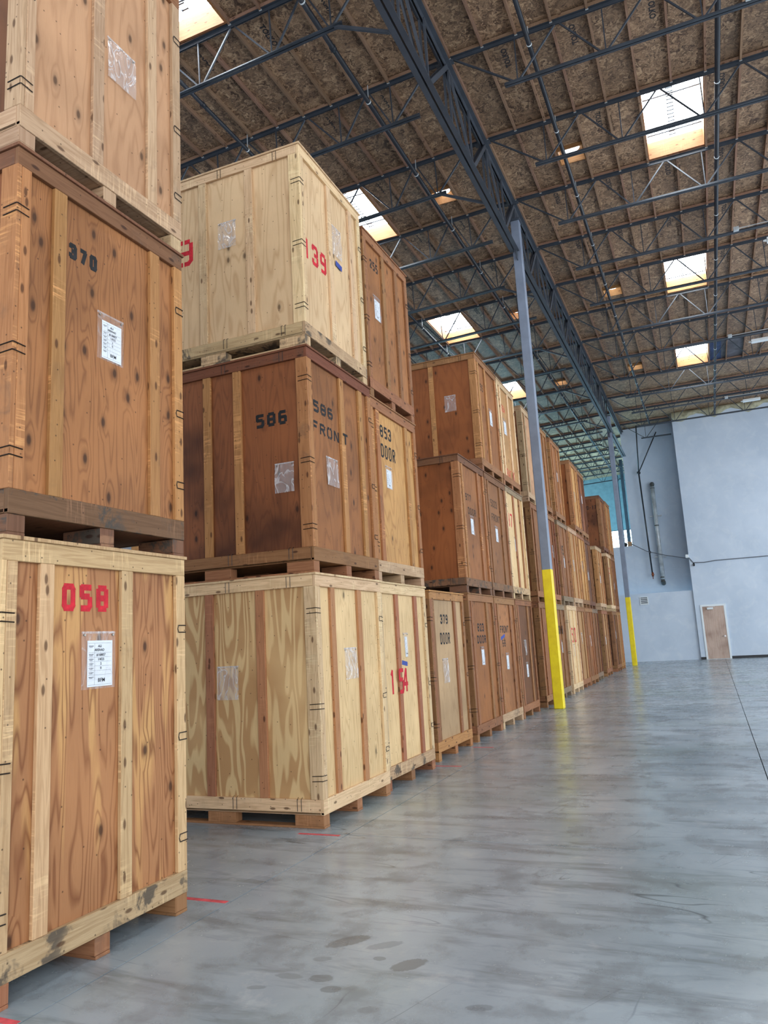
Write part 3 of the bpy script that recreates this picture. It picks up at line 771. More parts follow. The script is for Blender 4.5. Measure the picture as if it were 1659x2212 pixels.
# ------------------------------------------------------------------ stencil lettering
GL = {
 '0': [(0, .8, 0, 5.2), (4, .8, 4, 5.2), (.4, 6, 1.4, 6), (2.6, 6, 3.6, 6), (.4, 0, 1.4, 0), (2.6, 0, 3.6, 0), (0, 5.2, .6, 6), (4, 5.2, 3.4, 6), (0, .8, .6, 0), (4, .8, 3.4, 0)],
 '1': [(2.2, 0, 2.2, 6), (1.2, 5.1, 2.2, 6)],
 '2': [(.2, 4.8, .8, 6), (.8, 6, 3.2, 6), (3.2, 6, 4, 5.2), (4, 5.2, 4, 4.2), (4, 4.0, .3, .4), (.2, 0, 4, 0)],
 '3': [(.2, 6, 3.3, 6), (3.3, 6, 4, 5.2), (4, 5.2, 4, 3.6), (1.6, 3.1, 3.5, 3.1), (4, 2.6, 4, .8), (4, .8, 3.3, 0), (3.3, 0, .2, 0), (0, .3, 0, 1.2), (0, 5.7, 0, 4.9)],
 '4': [(3, 0, 3, 1.5), (3, 2.5, 3, 6), (0, 1.9, 4.2, 1.9), (0, 2.2, 2.6, 6)],
 '5': [(.2, 6, 4, 6), (0, 6, 0, 3.6), (.2, 3.4, 3.2, 3.4), (4, 2.8, 4, .8), (4, .8, 3.3, 0), (3.3, 0, .2, 0)],
 '6': [(3.6, 6, 2.5, 6), (1.5, 6, .7, 6), (.7, 6, 0, 5.2), (0, 5.2, 0, .8), (.5, 0, 1.4, 0), (2.5, 0, 3.4, 0), (4, .8, 4, 3.0), (0, 3.2, 3.8, 3.2)],
 '7': [(.1, 6, 4, 6), (3.9, 5.6, 3.0, 3.6), (2.8, 3.1, 1.6, 0)],
 '8': [(0, .8, 0, 5.3), (4, .8, 4, 5.3), (.5, 6, 1.5, 6), (2.5, 6, 3.5, 6), (.5, 0, 1.5, 0), (2.5, 0, 3.5, 0), (0, 3.05, 4, 3.05)],
 '9': [(.4, 0, 1.5, 0), (2.5, 0, 3.3, 0), (3.3, 0, 4, .8), (4, .8, 4, 5.2), (.6, 6, 1.5, 6), (2.6, 6, 3.4, 6), (0, 5.2, 0, 3.1), (0, 2.9, 4, 2.9)],
 'F': [(0, 0, 0, 6), (.8, 6, 3.8, 6), (.8, 3.2, 3, 3.2)], 'R': [(0, 0, 0, 6), (.8, 6, 3.3, 6), (4, 5.4, 4, 3.8), (.8, 3.1, 3.3, 3.1), (2, 2.8, 4, 0)],
 'O': [(0, .8, 0, 5.2), (4, .8, 4, 5.2), (.5, 6, 1.4, 6), (2.6, 6, 3.5, 6), (.5, 0, 1.4, 0), (2.6, 0, 3.5, 0)],
 'N': [(0, 0, 0, 6), (4, 0, 4, 6), (.7, 5.6, 3.3, .4)], 'T': [(2, 0, 2, 5.3), (0, 6, 4, 6)],
 'D': [(0, 0, 0, 6), (.8, 6, 2.8, 6), (4, 5, 4, 1), (.8, 0, 2.8, 0), (2.8, 6, 4, 5), (2.8, 0, 4, 1)],
 'S': [(4, 6, .7, 6), (0, 5.4, 0, 3.8), (.6, 3.2, 3.4, 3.2), (4, 2.6, 4, .7), (3.4, 0, 0, 0)], 'E': [(0, 0, 0, 6), (.8, 6, 3.8, 6), (.8, 3.1, 3, 3.1), (.8, 0, 3.8, 0)],
 'A': [(0, 0, 1.7, 6), (4, 0, 2.3, 6), (1, 2.2, 3, 2.2)], 'B': [(0, 0, 0, 6), (.8, 6, 3.2, 6), (.8, 3.1, 3.2, 3.1), (.8, 0, 3.2, 0), (4, 3.8, 4, 5.3), (4, .8, 4, 2.5)],
 'C': [(0, .8, 0, 5.2), (.6, 6, 3.6, 6), (.6, 0, 3.6, 0)], 'K': [(0, 0, 0, 6), (.8, 3, 4, 6), (1.4, 3.3, 4, 0)], 'P': [(0, 0, 0, 6), (.8, 6, 3.3, 6), (4, 5.4, 4, 3.8), (.8, 3.1, 3.3, 3.1)],
 '-': [(.8, 3, 3.2, 3)], ' ': [], 'I': [(2, 0, 2, 6)], 'X': [(0, 0, 4, 6), (4, 0, 0, 6)], 'L': [(0, 0, 0, 6), (.8, 0, 3.6, 0)],
}
def stencil(s, w0, h0, th, sp=.32):
    """flat lettering in the plane x=0, reading along +y, 0.8 mm proud; returns MB"""
    n = len(s); cw = w0/(n+(n-1)*sp); mb = MB()
    sx, sz = (cw-th)/4, (h0-th)/6
    for i, ch in enumerate(s):
        oy = i*cw*(1+sp)+th/2
        for q, (a, b, c, d_) in enumerate(GL.get(ch, [])):
            p = Vector((0, oy+a*sx, th/2+b*sz)); r = Vector((0, oy+c*sx, th/2+d_*sz))
            dv = (r-p); ln = dv.length
            if ln < 1e-5: continue
            dv /= ln; e = th*.30; nv = Vector((0, -dv.z, dv.y))*th/2
            A, B = p-dv*e, r+dv*e; z = .0006+.00007*q
            mb.quad([A+nv+Vector((z, 0, 0)), A-nv+Vector((z, 0, 0)), B-nv+Vector((z, 0, 0)), B+nv+Vector((z, 0, 0))], [(0, 0), (0, th), (ln, th), (ln, 0)])
    return mb

# ------------------------------------------------------------------ crates
DEP = 2.12
_c = {}
def bmesh_box(key, dims, mat, ch=.003, along=None):
    k = (tuple(round(d, 3) for d in dims), mat.name)
    if k not in _c: _c[k] = MB().box(*dims, ch=ch, along=along).mesh(key, mat)
    return _c[k]
def clip_mesh(mat):
    k = ('clip', mat.name)
    if k in _c: return _c[k]
    mb = MB()
    for dz in (-.022, .022):
        mb.tube([(-.10, -.004, dz-.004), (-.002, -.005, dz), (.004, .001, dz), (.004, .075, dz-.004)], .0032, 4, smooth=False)
    _c[k] = mb.mesh('wire_clip', mat); return _c[k]
def clip_mesh_r(mat):
    k = ('clipr', mat.name)
    if k in _c: return _c[k]
    mb = MB()
    for dz in (-.022, .022):
        mb.tube([(.004, -.07, dz), (.004, 0, dz), (-.002, .005, dz), (-.08, .005, dz)], .0032, 4, smooth=False)
    mb.tube([(.004, -.07, -.022), (.004, -.078, 0), (.004, -.07, .022)], .0032, 4, smooth=False)
    _c[k] = mb.mesh('wire_clip', mat); return _c[k]
def clip_mesh_v(mat):
    k = ('clipv', mat.name)
    if k in _c: return _c[k]
    mb = MB()
    for dx in (-.02, .02): mb.tube([(dx, -.004, -.1), (dx, -.004, .0), (dx, .02, .012)], .003, 4, smooth=False)
    _c[k] = mb.mesh('wire_clip', mat); return _c[k]

def pouch(parent, y, z, face='front', w_=.24, h_=.31, card=True, seed=0, tilt=0.0, lines=False, narrow=1.0, depth=-.0285):
    """clear vinyl pocket hung at (y, z) = its lower left corner; parent is the crate"""
    rnd = random.Random(seed); nx, nz = 10, 13; mb = MB(); P = {}
    amp = .012 if not lines else .004
    for i in range(nx+1):
        for k in range(nz+1):
            u, t = i/nx, k/nz
            d_ = .003+amp*(.5+.5*noise.noise(Vector((u*4+seed*3.1, t*3, seed))))*(1-abs(2*t-1)**4)
            d_ += .018*(1-t)**2*(0 if lines else rnd.random()*.3+.4)
            ww = 1-(1-narrow)*(1-t)
            P[i, k] = Vector((d_, (u-.5)*w_*ww+w_/2+tilt*(1-t)*.05, t*h_))
    for i in range(nx):
        for k in range(nz):
            mb.quad([P[i, k], P[i+1, k], P[i+1, k+1], P[i, k+1]], [(0, 0)]*4, 0, True)
    # hem strips and tacks
    mb.box(.002, .006, 0, w_, h_-.012, h_); 
    rot = (0, 0, 0) if face == 'front' else (0, 0, -PI/2)
    loc = (depth, y, z) if face == 'front' else (y, .0285, z)
    o = put('document_pouch', mb.mesh('document_pouch', VINYLC if card else VINYL), parent, loc, rot)
    t = MB()
    for yy_ in (.02, w_-.02): t.tube([(.0, yy_, h_-.02), (.010, yy_, h_-.02)], .006, 8)
    put('tack', t.mesh('tack', WIREL), o)
    if card:
        cw, chh = w_*.74*narrow, h_*.80
        c = MB().box(.003, .0045, 0, cw, 0, chh)
        put('label_card', c.mesh('label_card', PAPER), o, (0.0, (w_-cw)/2+.01, .012))
        oy = (w_-cw)/2+.01
        ln = MB(); s_ = chh/.26
        for kk, zz in enumerate((.245, .19, .165, .14, .115, .09, .065, .01)):
            ln.box(.0047, .0050, .006, cw-.008, zz*s_, zz*s_+.0009)
        ln.box(.0047, .0050, cw*.28, cw*.28+.0009, .01*s_, .245*s_)
        for zz in (.228, .179, .153, .128, .103, .078, .052):
            ln.box(.0047, .0050, .010, cw*.24, zz*s_, zz*s_+.003); ln.box(.0047, .0050, .014, cw*.2, zz*s_-.006, zz*s_-.0035)
        put('card_lines', ln.mesh('card_lines', INK if lines else FADED), o, (0, oy, .012))
        Rt = Matrix(((0, 0, 1), (1, 0, 0), (0, 1, 0))).to_4x4()
        rows = (('ALI', .222, .45, .018), ('ARSHAD', .200, .30, .018), ('#168857', .172, .38, .018), ('1/4/25', .147, .44, .018), ('2', .122, .55, .018), ('0', .097, .55, .018), ('BFM', .025, .45, .028)) if lines else (('2', .12, .55, .018), ('BFM', .03, .4, .026))
        for body, zz, yy_, sz in rows:
            q = put('handwriting', textmesh(body, sz*s_*1.1, INK, .0004), o)
            q.matrix_local = Matrix.Translation((.0056, oy+cw*yy_*.92, .012+zz*s_)) @ Rt
    return o

def crate(level, x, y0, W, z0, h, ply, lum, studs=(.30, .98), label='', group=None, rail=None, side=None, base=None, texts=(), pouches=(), clips=WIRE, rz=None, cy=None, studmat=None, detail=True, skid=None, sidestuds=(-.60, -1.17, -1.74)):
    """front face looks at +x; local origin = front left lower corner"""
    rz = random.uniform(-.006, .006) if rz is None else rz
    r = empty('storage_crate', (x, y0, z0), rz, label=label, cat='crate', group=group)
    rail = rail or lum; side = side or ply; base = base or rail; studmat = studmat or lum
    D = DEP; T = .028; zb = .115; zt = h-.02
    P = lambda nm, dims, m, loc=(0, 0, 0), ch=.003, **k: put(nm, bmesh_box(nm, dims, m, ch, 2 if nm.endswith('_panel') and nm != 'deck_panel' else None), r, loc, **k)
    # panels
    P('front_panel', (-T-.012, -T, .01, W-.01, zb+.02, zt-.01), ply, ch=.001)
    P('side_panel', (-D+T, -T-.013, T, T+.012, zb+.02, zt-.01), side, ch=.001)
    P('side_panel', (-D+T, -T-.013, W-T-.012, W-T, zb+.02, zt-.01), side, ch=.001)
    P('back_panel', (-D+T, -D+T+.012, T+.014, W-T-.014, zb+.02, zt-.01), side, ch=.001)
    P('deck_panel', (-D, 0, 0, W, zb, zb+.018), base, ch=.001)
    lid_o = .012; skm = skid or base
    P('lid', (-D-lid_o, lid_o, -lid_o, W+lid_o, zt, zt+.02), rail, ch=.002)
    P('lid_batten', (-D, 0, 0, W, zt-.012, zt), rail, ch=.001) if False else None
    ri = random.uniform(-.008, .008)
    rt0 = zt-.105+ri; rb1 = zb+.018+.105
    # front frame
    P('top_rail', (-T, 0, 0, W, rt0, zt), rail)
    P('bottom_rail', (-T, .001, 0, W, zb-.006, rb1), base)
    P('corner_board', (-T, 0, T+.001, .092, rb1, rt0), lum); P('corner_board', (-T, 0, W-.085, W, rb1, rt0), lum)
    for s in studs: P('stud', (-T, -.002, 0, .092, rb1, rt0), studmat, (0, s-.046, 0))
    # left side frame (faces -y)
    e = .001
    P('side_top_rail', (-D, -T-e, 0, T, rt0+.005, zt), rail); P('side_bottom_rail', (-D, -T-e, 0, T, zb-.004, rb1), base)
    P('corner_board', (-.125, -e, -.001, T, rb1, rt0+.004), lum)
    P('corner_board', (-D, -D+.11, 0, T, rb1, rt0+.004), lum)
    for s in sidestuds: P('side_stud', (-.046, .046, 0.001, T, rb1, rt0+.004), studmat, (s, 0, 0))
    # right side frame
    P('side_top_rail', (-D, -T-e, W-T, W, rt0+.005, zt), rail); P('side_bottom_rail', (-D, -T-e, W-T, W, zb-.004, rb1), base)
    P('corner_board', (-.115, -T-e, W-T, W-.0005, rb1, rt0+.004), lum)
    P('back_rail', (-D, -D+T, T, W-T, rt0+.005, zt), rail)
    P('back_rail', (-D, -D+T, T, W-T, zb, rb1), base)
    # skids: three notched runners
    for yy_ in (0.0, W/2-.06, W-.11):
        k = ('skid', round(W, 2), skm.name)
        if k not in _c:
            mb = MB()
            for a, b_ in ((-.29, -.004), (-D/2-.15, -D/2+.15), (-D, -D+.28)): mb.box(a, b_, 0, .11, .018, zb-.0065, along=0, ch=.003)
            mb.box(-D, -.002, .002, .108, 0, .0175, along=0, ch=.002)
            _c[k] = mb.mesh('skid', skm)
        put('skid', _c[k], r, (0, yy_, 0))
    # wire clips
    for zz in (.28, .51, .87):
        zc = h*(1-zz)+.06
        j = random.uniform(-.05, .05)
        put('wire_clip', clip_mesh(clips), r, (0, 0, h*(.83, .48, .20)[(.28, .51, .87).index(zz)]+j))
        put('wire_clip', clip_mesh_r(clips), r, (0, W, h*(.80, .47, .22)[(.28, .51, .87).index(zz)]+j))
    if detail:
        for sx in (-.28, -.95): put('wire_clip', clip_mesh_v(clips), r, (sx, 0, zt)); put('wire_clip', clip_mesh_v(clips), r, (sx+.04, 0, rb1))
    for (s, a, b_, c, d_, th, m, fc) in texts:
        mb = stencil(s, b_-a, d_-c, th)
        if fc == 'front':
            n_ = len(s); cw = (b_-a)/(n_+(n_-1)*.32)
            for i_, ch_ in enumerate(s):
                ya = a+i_*cw*1.32; mid = ya+cw/2
                on_stud = any(abs(mid-q_) < .062 for q_ in studs)
                put('stencil_letter', stencil(ch_, cw, d_-c, th).mesh('stencil_letter', m), r, ((.0022 if on_stud else -T+.0003), ya, c))
        elif fc == 'proud': put('stencil_lettering', mb.mesh('stencil_lettering', m), r, (.0008, a, c))
        else: put('stencil_lettering', mb.mesh('stencil_lettering', m), r, (a, T-.0003, c), (0, 0, -PI/2))
    for q in pouches:
        pouch(r, **q)
    return r

# tones: plywood and lumber of each kind of crate
P_red = plywood('fir plywood reddish', (186, 130, 86), (134, 80, 46), .85, .22, 13, .25, 2.2, False, .75)
P_org = plywood('fir plywood orange', (176, 118, 72), (118, 70, 38), .6, .6, 15, .4, 2.4)
P_pink = plywood('plywood pinkish tan', (190, 146, 110), (150, 106, 74), .45, .5, 8, .4, 2.0)
P_fig = plywood('plywood strong figure', (216, 184, 134), (184, 142, 96), 1.0, .05, 9, .1, 1.5, True)
P_pale = plywood('plywood pale straight', (222, 190, 142), (186, 148, 100), .7, .08, 13, .08, 3.4)
P_new = plywood('plywood pale new', (216, 184, 144), (182, 142, 102), .55, .12, 9, .12, 1.6)
P_dkr = plywood('plywood dark red brown', (146, 88, 52), (98, 54, 32), .5, .3, 12, .9, 2.0)
P_gold = plywood('plywood golden', (196, 148, 90), (152, 102, 54), .65, .1, 12, .2, 1.5)
P_brn = plywood('plywood brown', (162, 104, 58), (114, 68, 36), .5, .4, 10, .45)
P_brn2 = plywood('plywood dull brown', (150, 100, 60), (108, 66, 36), .5, .4, 11, .4, 2.0)
P_grey = plywood('plywood weathered pale', (184, 152, 114), (150, 116, 80), .4, .05, 9, .35)
P_side = plywood('plywood side brown', (158, 92, 48), (114, 60, 28), .35, .45, 7, .6)
P_sand = plywood('plywood sandy', (190, 144, 94), (150, 106, 62), .5, .15, 12, .2, 2.0)
P_dark = plywood('plywood dark', (116, 74, 48), (82, 50, 32), .45, .3, 10, .4)
L_tan = lumber('lumber tan', (210, 176, 132), .25, .4)
L_pale = lumber('lumber pale', (224, 194, 152), .22, .3)
L_old = lumber('lumber old tan', (192, 162, 128), .45, .4)
L_org = lumber('lumber orange brown', (178, 128, 80), .4, .7)
L_dk = lumber('lumber dark brown', (120, 82, 58), .6, .4)
L_redd = lumber('lumber reddish', (176, 124, 88), .1, .15)
L_brn = lumber('lumber brown', (152, 108, 72), .4, .4)
L_grey = lumber('lumber greyed', (142, 122, 98), .6, .5)
L_dkr = lumber('lumber dark red', (122, 78, 52), .35, .2)
L_skid = lumber('lumber skid block', (158, 112, 78), .5, .3)
L_bot = lumber('lumber scuffed bottom rail', (192, 164, 126), .85, .5)
L_botd = lumber('lumber dark scuffed bottom rail', (124, 90, 66), .95, .7)

XA, XB, XC, XF = -3.155, -3.26, -3.315, -3.42
F, Pd, Sd = 'front', 'proud', 'side'
# stack A (nearest)
crate(0, XA, 2.64, 1.40, 0, 2.18, P_red, L_tan, (.28, .87), 'nearest bottom crate, reddish plywood and tan frame, red stencil 058', skid=L_skid, rail=L_tan, base=L_bot, side=P_brn, rz=0,
      texts=[('058', .40, .74, 1.81, 1.96, .034, RED, F)], pouches=[dict(y=.54, z=1.385, w_=.255, h_=.315, lines=True, seed=1)], sidestuds=(-.6, -1.2, -1.7))
crate(1, XA, 2.66, 1.38, 2.18, 2.16, P_org, L_org, (.30, 1.10), 'middle crate of the nearest stack, knotty orange plywood with black stencil 370', rail=L_dk, base=L_botd, side=P_dkr, rz=0,
      texts=[('370', .385, .605, 1.675, 1.775, .027, BLACKP, F)], pouches=[dict(y=.61, z=1.14, w_=.22, h_=.30, lines=True, seed=2)])
crate(2, XA, 2.66, 1.38, 4.34, 2.13, P_pink, L_old, (.58, 1.08), 'top crate of the nearest stack, pinkish tan plywood with an empty shiny pouch', rail=L_brn, base=L_old, side=P_dark, rz=0,
      pouches=[dict(y=.67, z=.92, w_=.26, h_=.30, card=False, seed=3)])
# stack B
crate(0, XB, 6.03, 1.47, 0, 2.215, P_pale, L_pale, (.34, .93), 'bottom crate with boldly figured pale plywood side and reddish studs', skid=L_skid, rail=L_pale, base=L_pale, side=P_fig, rz=0, studmat=L_redd,
      pouches=[dict(y=.58, z=1.22, w_=.27, h_=.30, card=False, seed=4), dict(y=-1.10, z=1.10, face='side', w_=.24, h_=.31, card=False, seed=5)], texts=[('X', -.1, -.099, 0, .001, .0005, BLACKP, Sd)][:0])
crate(1, XB, 6.03, 1.47, 2.215, 2.19, P_brn, L_org, (.74, 1.20), 'dark brown middle crate stencilled 586 and FRONT in black', sidestuds=(-.80, -1.16, -1.74), rail=L_dkr, base=L_brn, side=P_dkr, rz=0,
      texts=[('586', .15, .56, 1.57, 1.69, .028, BLACKP, F), ('FRONT', .12, .83, 1.36, 1.48, .026, BLACKP, F), ('586', -.60, -.25, 1.45, 1.59, .032, BLACKP, Sd)],
      pouches=[dict(y=.37, z=.88, w_=.25, h_=.29, card=False, seed=6), dict(y=-.40, z=.78, face='side', w_=.21, h_=.29, card=False, seed=7)])
crate(2, XB, 6.03, 1.47, 4.405, 2.155, P_new, L_pale, (.66, 1.20), 'pale new top crate with red stencil 139 on its front', rail=L_pale, base=L_bot, side=P_new, rz=.012,
      texts=[('139', .08, .58, .96, 1.19, .042, RED, F), ('9', -1.55, -1.31, 1.17, 1.47, .05, RED, Sd)],
      pouches=[dict(y=.72, z=1.30, w_=.25, h_=.36, card=False, seed=8), dict(y=-.99, z=1.24, face='side', w_=.22, h_=.30, card=False, seed=9)])
# stack C
crate(0, XC, 7.57, 1.48, 0, 2.22, P_pale, L_pale, (.52, 1.12), 'pale bottom crate with reddish studs and large red stencil 154', skid=L_skid, rail=L_pale, base=L_bot, rz=0, studmat=L_redd,
      texts=[('154', .25, .79, .97, 1.25, .044, RED, F)], pouches=[dict(y=.70, z=1.36, w_=.16, h_=.29, narrow=.6, seed=10)])
crate(1, XC, 7.60, 1.46, 2.22, 2.15, P_gold, L_org, (.22, 1.12), 'golden middle crate stencilled 853 DOOR in black', rail=L_brn, base=L_old, rz=0,
      texts=[('853', .33, .67, 1.73, 1.88, .028, BLACKP, F), ('DOOR', .33, .77, 1.48, 1.65, .027, BLACKP, F)], pouches=[dict(y=.42, z=1.12, w_=.20, h_=.28, seed=11)])
crate(2, XC, 7.66, 1.42, 4.37, 2.13, P_org, L_brn, (.60, 1.03), 'orange brown top crate with small black stencil 255 beside the pale 139 crate', rail=L_brn, base=L_brn, rz=0,
      texts=[('255', .24, .48, 1.72, 1.84, .024, BLACKP, F)], pouches=[dict(y=.28, z=1.07, w_=.22, h_=.32, seed=12)])
# D, E, F, G
crate(0, XF, 9.48, 1.50, 0, 2.21, P_grey, L_brn, (.13, 1.07), 'bottom crate with greyish pale front stencilled 379 DOOR, nothing stacked on it', rail=L_org, base=L_org, side=P_side, rz=0,
      texts=[('379', .47, .79, 1.76, 1.89, .027, BLACKP, F), ('DOOR', .42, .84, 1.48, 1.64, .026, BLACKP, F)], pouches=[dict(y=.44, z=.96, w_=.24, h_=.33, card=False, seed=13)])
crate(0, XF, 11.24, 1.48, 0, 2.24, P_brn, L_brn, (.20, 1.05), 'brown bottom crate stencilled 823 DOOR with a white card', rail=L_brn, base=L_brn, side=P_side, rz=0,
      texts=[('823', .49, .85, 1.64, 1.77, .027, BLACKP, F), ('DOOR', .43, .94, 1.45, 1.58, .028, BLACKP, F)], pouches=[dict(y=.58, z=1.10, w_=.2, h_=.30, seed=14)])
crate(0, XF, 12.77, 1.47, 0, 2.24, P_org, L_brn, (.22, 1.10), 'brown bottom crate stencilled FRONT above a strip of blue tape', rail=L_brn, base=L_old, rz=0,
      texts=[('FRONT', .36, .94, 1.60, 1.73, .026, BLACKP, F), ('68', .44, .66, 1.36, 1.48, .02, BLACKP, F)], pouches=[dict(y=.60, z=.95, w_=.2, h_=.30, seed=15)])
crate(0, XF, 14.30, 1.42, 0, 2.24, P_dark, L_brn, (.20, 1.02), 'dark brown bottom crate just before the gap by the front column', rail=L_brn, base=L_brn, rz=0,
      pouches=[dict(y=.55, z=1.15, w_=.2, h_=.3, narrow=.6, card=False, seed=16), dict(y=.58, z=.72, w_=.18, h_=.3, seed=17)])
Z1, Z2, HH = 2.24, 4.46, 2.22
crate(1, XF, 11.24, 1.47, Z1, HH, P_brn, L_org, (.20, 1.10), 'brown middle crate with knotty exposed side and faded stencil 977 DOOR', sidestuds=(-1.0, -1.6), rail=L_dk, base=L_botd, side=P_side, rz=0,
      texts=[('977', .36, .66, 1.52, 1.64, .024, FADED, F), ('DOOR', .45, .90, 1.30, 1.42, .025, FADED, F)], pouches=[dict(y=.52, z=.97, w_=.2, h_=.32, seed=18)])
crate(1, XF, 12.77, 1.45, Z1, HH, P_brn2, L_brn, (.22, 1.04), 'brown middle crate with faded stencil 5023 FRONT', rail=L_dk, base=L_botd, rz=0,
      texts=[('5023', .40, .82, 1.64, 1.78, .024, FADED, F), ('FRONT', .40, .98, 1.38, 1.52, .025, FADED, F)], pouches=[dict(y=.55, z=1.0, w_=.2, h_=.3, seed=19)])
crate(1, XF, 14.26, 1.45, Z1, HH, P_pale, L_pale, (.64, 1.14), 'very pale middle crate with red stencil 97', rail=L_grey, base=L_bot, rz=0, studmat=L_redd,
      texts=[('97', .08, .50, 1.42, 1.70, .042, RED, F)], pouches=[dict(y=.50, z=.95, w_=.2, h_=.3, narrow=.7, seed=20)])
crate(2, XF, 12.72, 1.46, Z2, HH, P_brn, L_org, (.20, .68), 'brown top crate with a smooth reddish side and clear pouch, stencilled 455', sidestuds=(-.86, -1.6), rail=L_brn, base=L_brn, side=P_side, rz=0,
      texts=[('455', .26, .54, 1.60, 1.74, .025, FADED, F)], pouches=[dict(y=.85, z=1.05, w_=.22, h_=.34, seed=21), dict(y=-.63, z=1.18, face='side', w_=.22, h_=.31, card=False, seed=22)])
crate(2, XF, 14.24, 1.42, Z2, HH, P_sand, L_pale, (.26, .90), 'sandy top crate marked SEA and BACK in thin red letters', rail=L_old, base=L_brn, rz=0,
      texts=[('SEA', .38, .66, 1.62, 1.76, .024, REDF, F), ('BACK', .42, .92, .22, .42, .024, REDF, F)], pouches=[dict(y=.42, z=1.14, w_=.26, h_=.34, seed=23)])
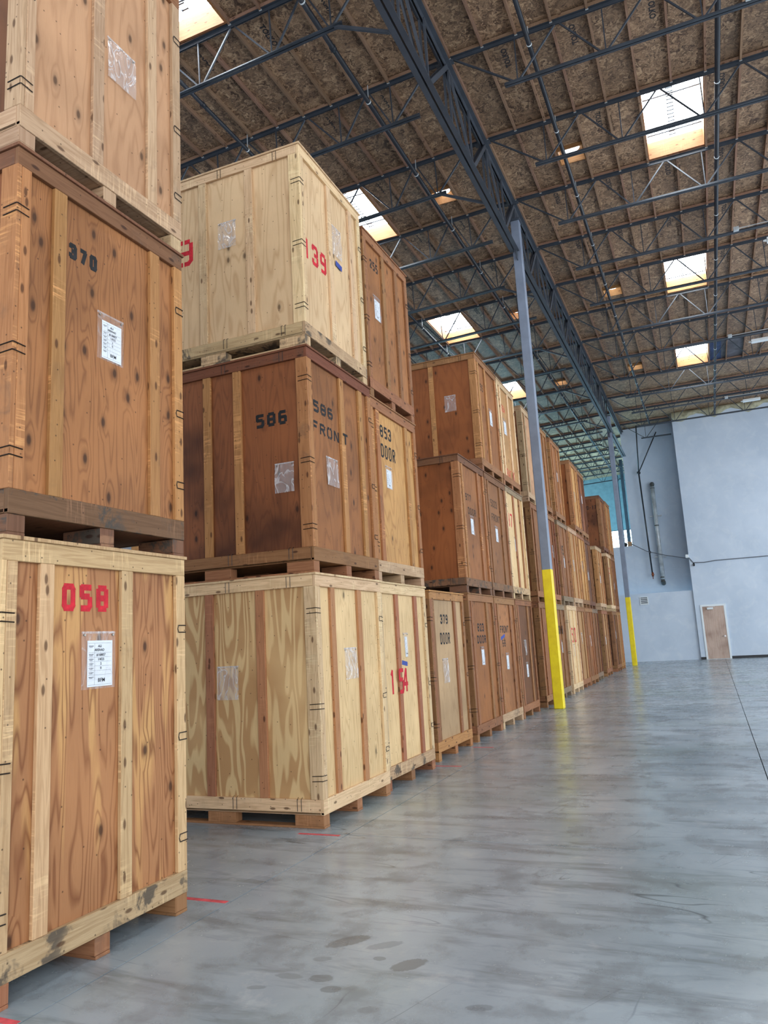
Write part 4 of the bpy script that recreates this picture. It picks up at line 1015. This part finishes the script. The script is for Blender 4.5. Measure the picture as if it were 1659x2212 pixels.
# beyond: plain crates, each with its own tones
rest = [
 # lvl, y0, W, h, ply, side, lum, rail, label, texts, cards
 (0, 16.42, 1.46, P_brn, P_brn2, L_brn, L_brn, 'weathered bottom crate directly behind the yellow front column', [], [(.95, 1.1, 1)]),
 (0, 18.12, 1.46, P_brn2, P_brn2, L_brn, L_grey, 'brown bottom crate right of the front column with a black smeared stencil', [('388', .55, .95, 1.52, 1.72, .035, BLACKP, F)], [(.75, 1.05, 1)]),
 (0, 19.82, 1.50, P_pale, P_brn, L_pale, L_pale, 'pale bottom crate with red stencil 50 beyond the front column', [('50', .55, 1.0, 1.28, 1.66, .05, RED, F)], [(.62, .92, 0)]),
 (0, 21.38, 1.46, P_sand, P_brn, L_brn, L_brn, 'light brown bottom crate next past the pale crate numbered 50', [], [(.6, 1.2, 0)]),
 (0, 22.90, 1.48, P_brn, P_brn, L_brn, L_brn, 'brown bottom crate, second past the pale crate numbered 50', [], [(.6, 1.1, 0)]),
 (0, 24.44, 1.44, P_brn2, P_dark, L_dk, L_grey, 'dull brown bottom crate, third past the pale crate numbered 50', [], [(.8, 1.0, 1)]),
 (0, 26.90, 1.50, P_sand, P_brn2, L_brn, L_brn, 'sandy fronted bottom crate after the gap, third from the far end', [], [(.5, 1.05, 1)]),
 (0, 29.72, 1.42, P_dark, P_dark, L_brn, L_brn, 'dark bottom crate, next to last before the far column', [], [(.6, 1.2, 1)]),
 (0, 31.18, 1.46, P_sand, P_brn, L_org, L_org, 'last bottom crate of the row, light brown with a red mark', [('1', .6, .8, 1.75, 1.95, .05, REDF, F)], []),
 (1, 16.42, 1.46, P_brn2, P_dkr, L_brn, L_brn, 'dark sided middle crate behind the front column', [], []),
 (1, 17.92, 1.40, P_dkr, P_dkr, L_dkr, L_brn, 'reddish middle crate just right of the front column with a torn pouch', [], [(.85, 1.15, 0)]),
 (1, 19.66, 1.44, P_brn2, P_dark, L_brn, L_grey, 'grey brown middle crate with a black smudge and white card', [('35', .3, .75, 1.35, 1.6, .05, FADED, F)], [(.6, 1.0, 1)]),
 (1, 21.16, 1.44, P_sand, P_brn, L_org, L_old, 'tan middle crate with a thin red numeral one', [('1', .25, .5, 1.45, 1.85, .05, REDF, F)], [(.5, 1.0, 0)]),
 (1, 22.68, 1.42, P_gold, P_brn, L_org, L_brn, 'golden middle crate, second past the smudged grey brown one', [], [(.65, 1.1, 0)]),
 (1, 24.18, 1.44, P_dark, P_dark, L_brn, L_dk, 'dark middle crate before the gap in the middle row', [], [(.5, .9, 1)]),
 (1, 26.80, 1.52, P_sand, P_brn2, L_org, L_old, 'sandy middle crate after the gap with faint black numbers', [('52', .5, .95, 1.3, 1.65, .04, FADED, F)], [(.65, .95, 1)]),
 (1, 29.75, 1.40, P_pale, P_brn2, L_brn, L_pale, 'pale fronted middle crate near the far end with a red mark', [('0', .5, .85, 1.45, 1.7, .05, RED, F)], [(.5, 1.1, 0)]),
 (1, 31.18, 1.44, P_dkr, P_brn, L_brn, L_brn, 'last middle crate of the row, reddish brown', [], [(.5, .9, 1)]),
 (2, 16.40, 1.46, P_pink, P_dkr, L_old, L_old, 'pinkish top crate partly behind the front column with a red splash', [], []),
 (2, 17.92, 1.36, P_brn, P_brn, L_brn, L_brn, 'brown top crate just right of the front column', [], []),
 (2, 19.66, 1.40, P_brn, P_brn, L_org, L_brn, 'brown top crate with two clear pouches, second right of the front column', [], [(.75, 1.15, 1), (.8, .55, 0)]),
 (2, 22.64, 1.44, P_gold, P_side, L_org, L_brn, 'golden fronted top crate standing after a gap with a large brown side', [], [(.5, 1.0, 0)]),
 (2, 24.22, 1.30, P_dkr, P_dkr, L_dkr, L_brn, 'reddish top crate with a white paper sticking out', [], [(.6, 1.2, 1)]),
 (2, 29.50, 1.46, P_brn, P_dkr, L_brn, L_dk, 'far top crate stencilled PD-17 on its dark side', [('PD-17', -.58, -.14, 1.70, 1.85, .022, BLACKP, Sd)], []),
 (2, 31.05, 1.46, P_sand, P_brn, L_org, L_brn, 'last top crate of the row, right behind the PD-17 crate', [], [(.4, 1.1, 1)]),
]
for n, (lv, y0, W, pl, sd, lu, ra, lb, tx, cards) in enumerate(rest):
    xf = XF-(.03 if y0 > 24 else 0)+random.uniform(-.015, .015)
    crate(lv, xf, y0, W, (0, Z1, Z2)[lv], HH if lv else 2.24, pl, lu, (random.uniform(.24, .34), random.uniform(.9, 1.1)), lb, rail=ra, side=sd, texts=tx, rz=random.uniform(-.004, .004),
          pouches=[dict(y=a, z=b_, w_=.2, h_=.32, card=bool(c), narrow=random.uniform(.5, .9), tilt=random.uniform(-1, 1), seed=30+n) for a, b_, c in cards], detail=False)

# blue tape strips
def tape(x, y, z, w_, h_, rot, label):
    o = put('blue_tape', MB().box(0, .0012, -w_/2, w_/2, -h_/2, h_/2).mesh('blue_tape', TAPEB), None, (x, y, z), (rot, 0, 0), label=label, cat='tape')
tape(XC-.028+.0005, 8.29, 1.30, .17, .05, -.15, 'blue tape strip above the red 154 stencil')
tape(XF-.028+.0005, 13.27, 1.53, .30, .055, .2, 'blue tape strip under the FRONT stencil of a brown crate')
tape(XB-.026+.0005, 6.90, 5.62, .15, .06, -.1, 'blue tape strip below the pouch on the pale 139 crate')

# red tape marks on the floor
for y, x0, x1, lb in ((4.228, -3.36, -3.0, 'red tape mark on the floor beside the nearest crate'), (5.86, -3.42, -3.03, 'red tape mark at the corner of the pale figured crate'), (2.65, -3.12, -2.99, 'short red tape mark at the bottom left corner'),
                      (9.2, -3.40, -3.04, 'red tape mark in front of the 154 crate gap'), (10.77, -3.36, -3.06, 'red tape mark beside the 379 crate')):
    put('floor_tape', MB().box(x0, x1, y-.02, y+.02, 0, .001).mesh('floor_tape', TAPER), None, label=lb, cat='tape', group='red tape marks on the floor')
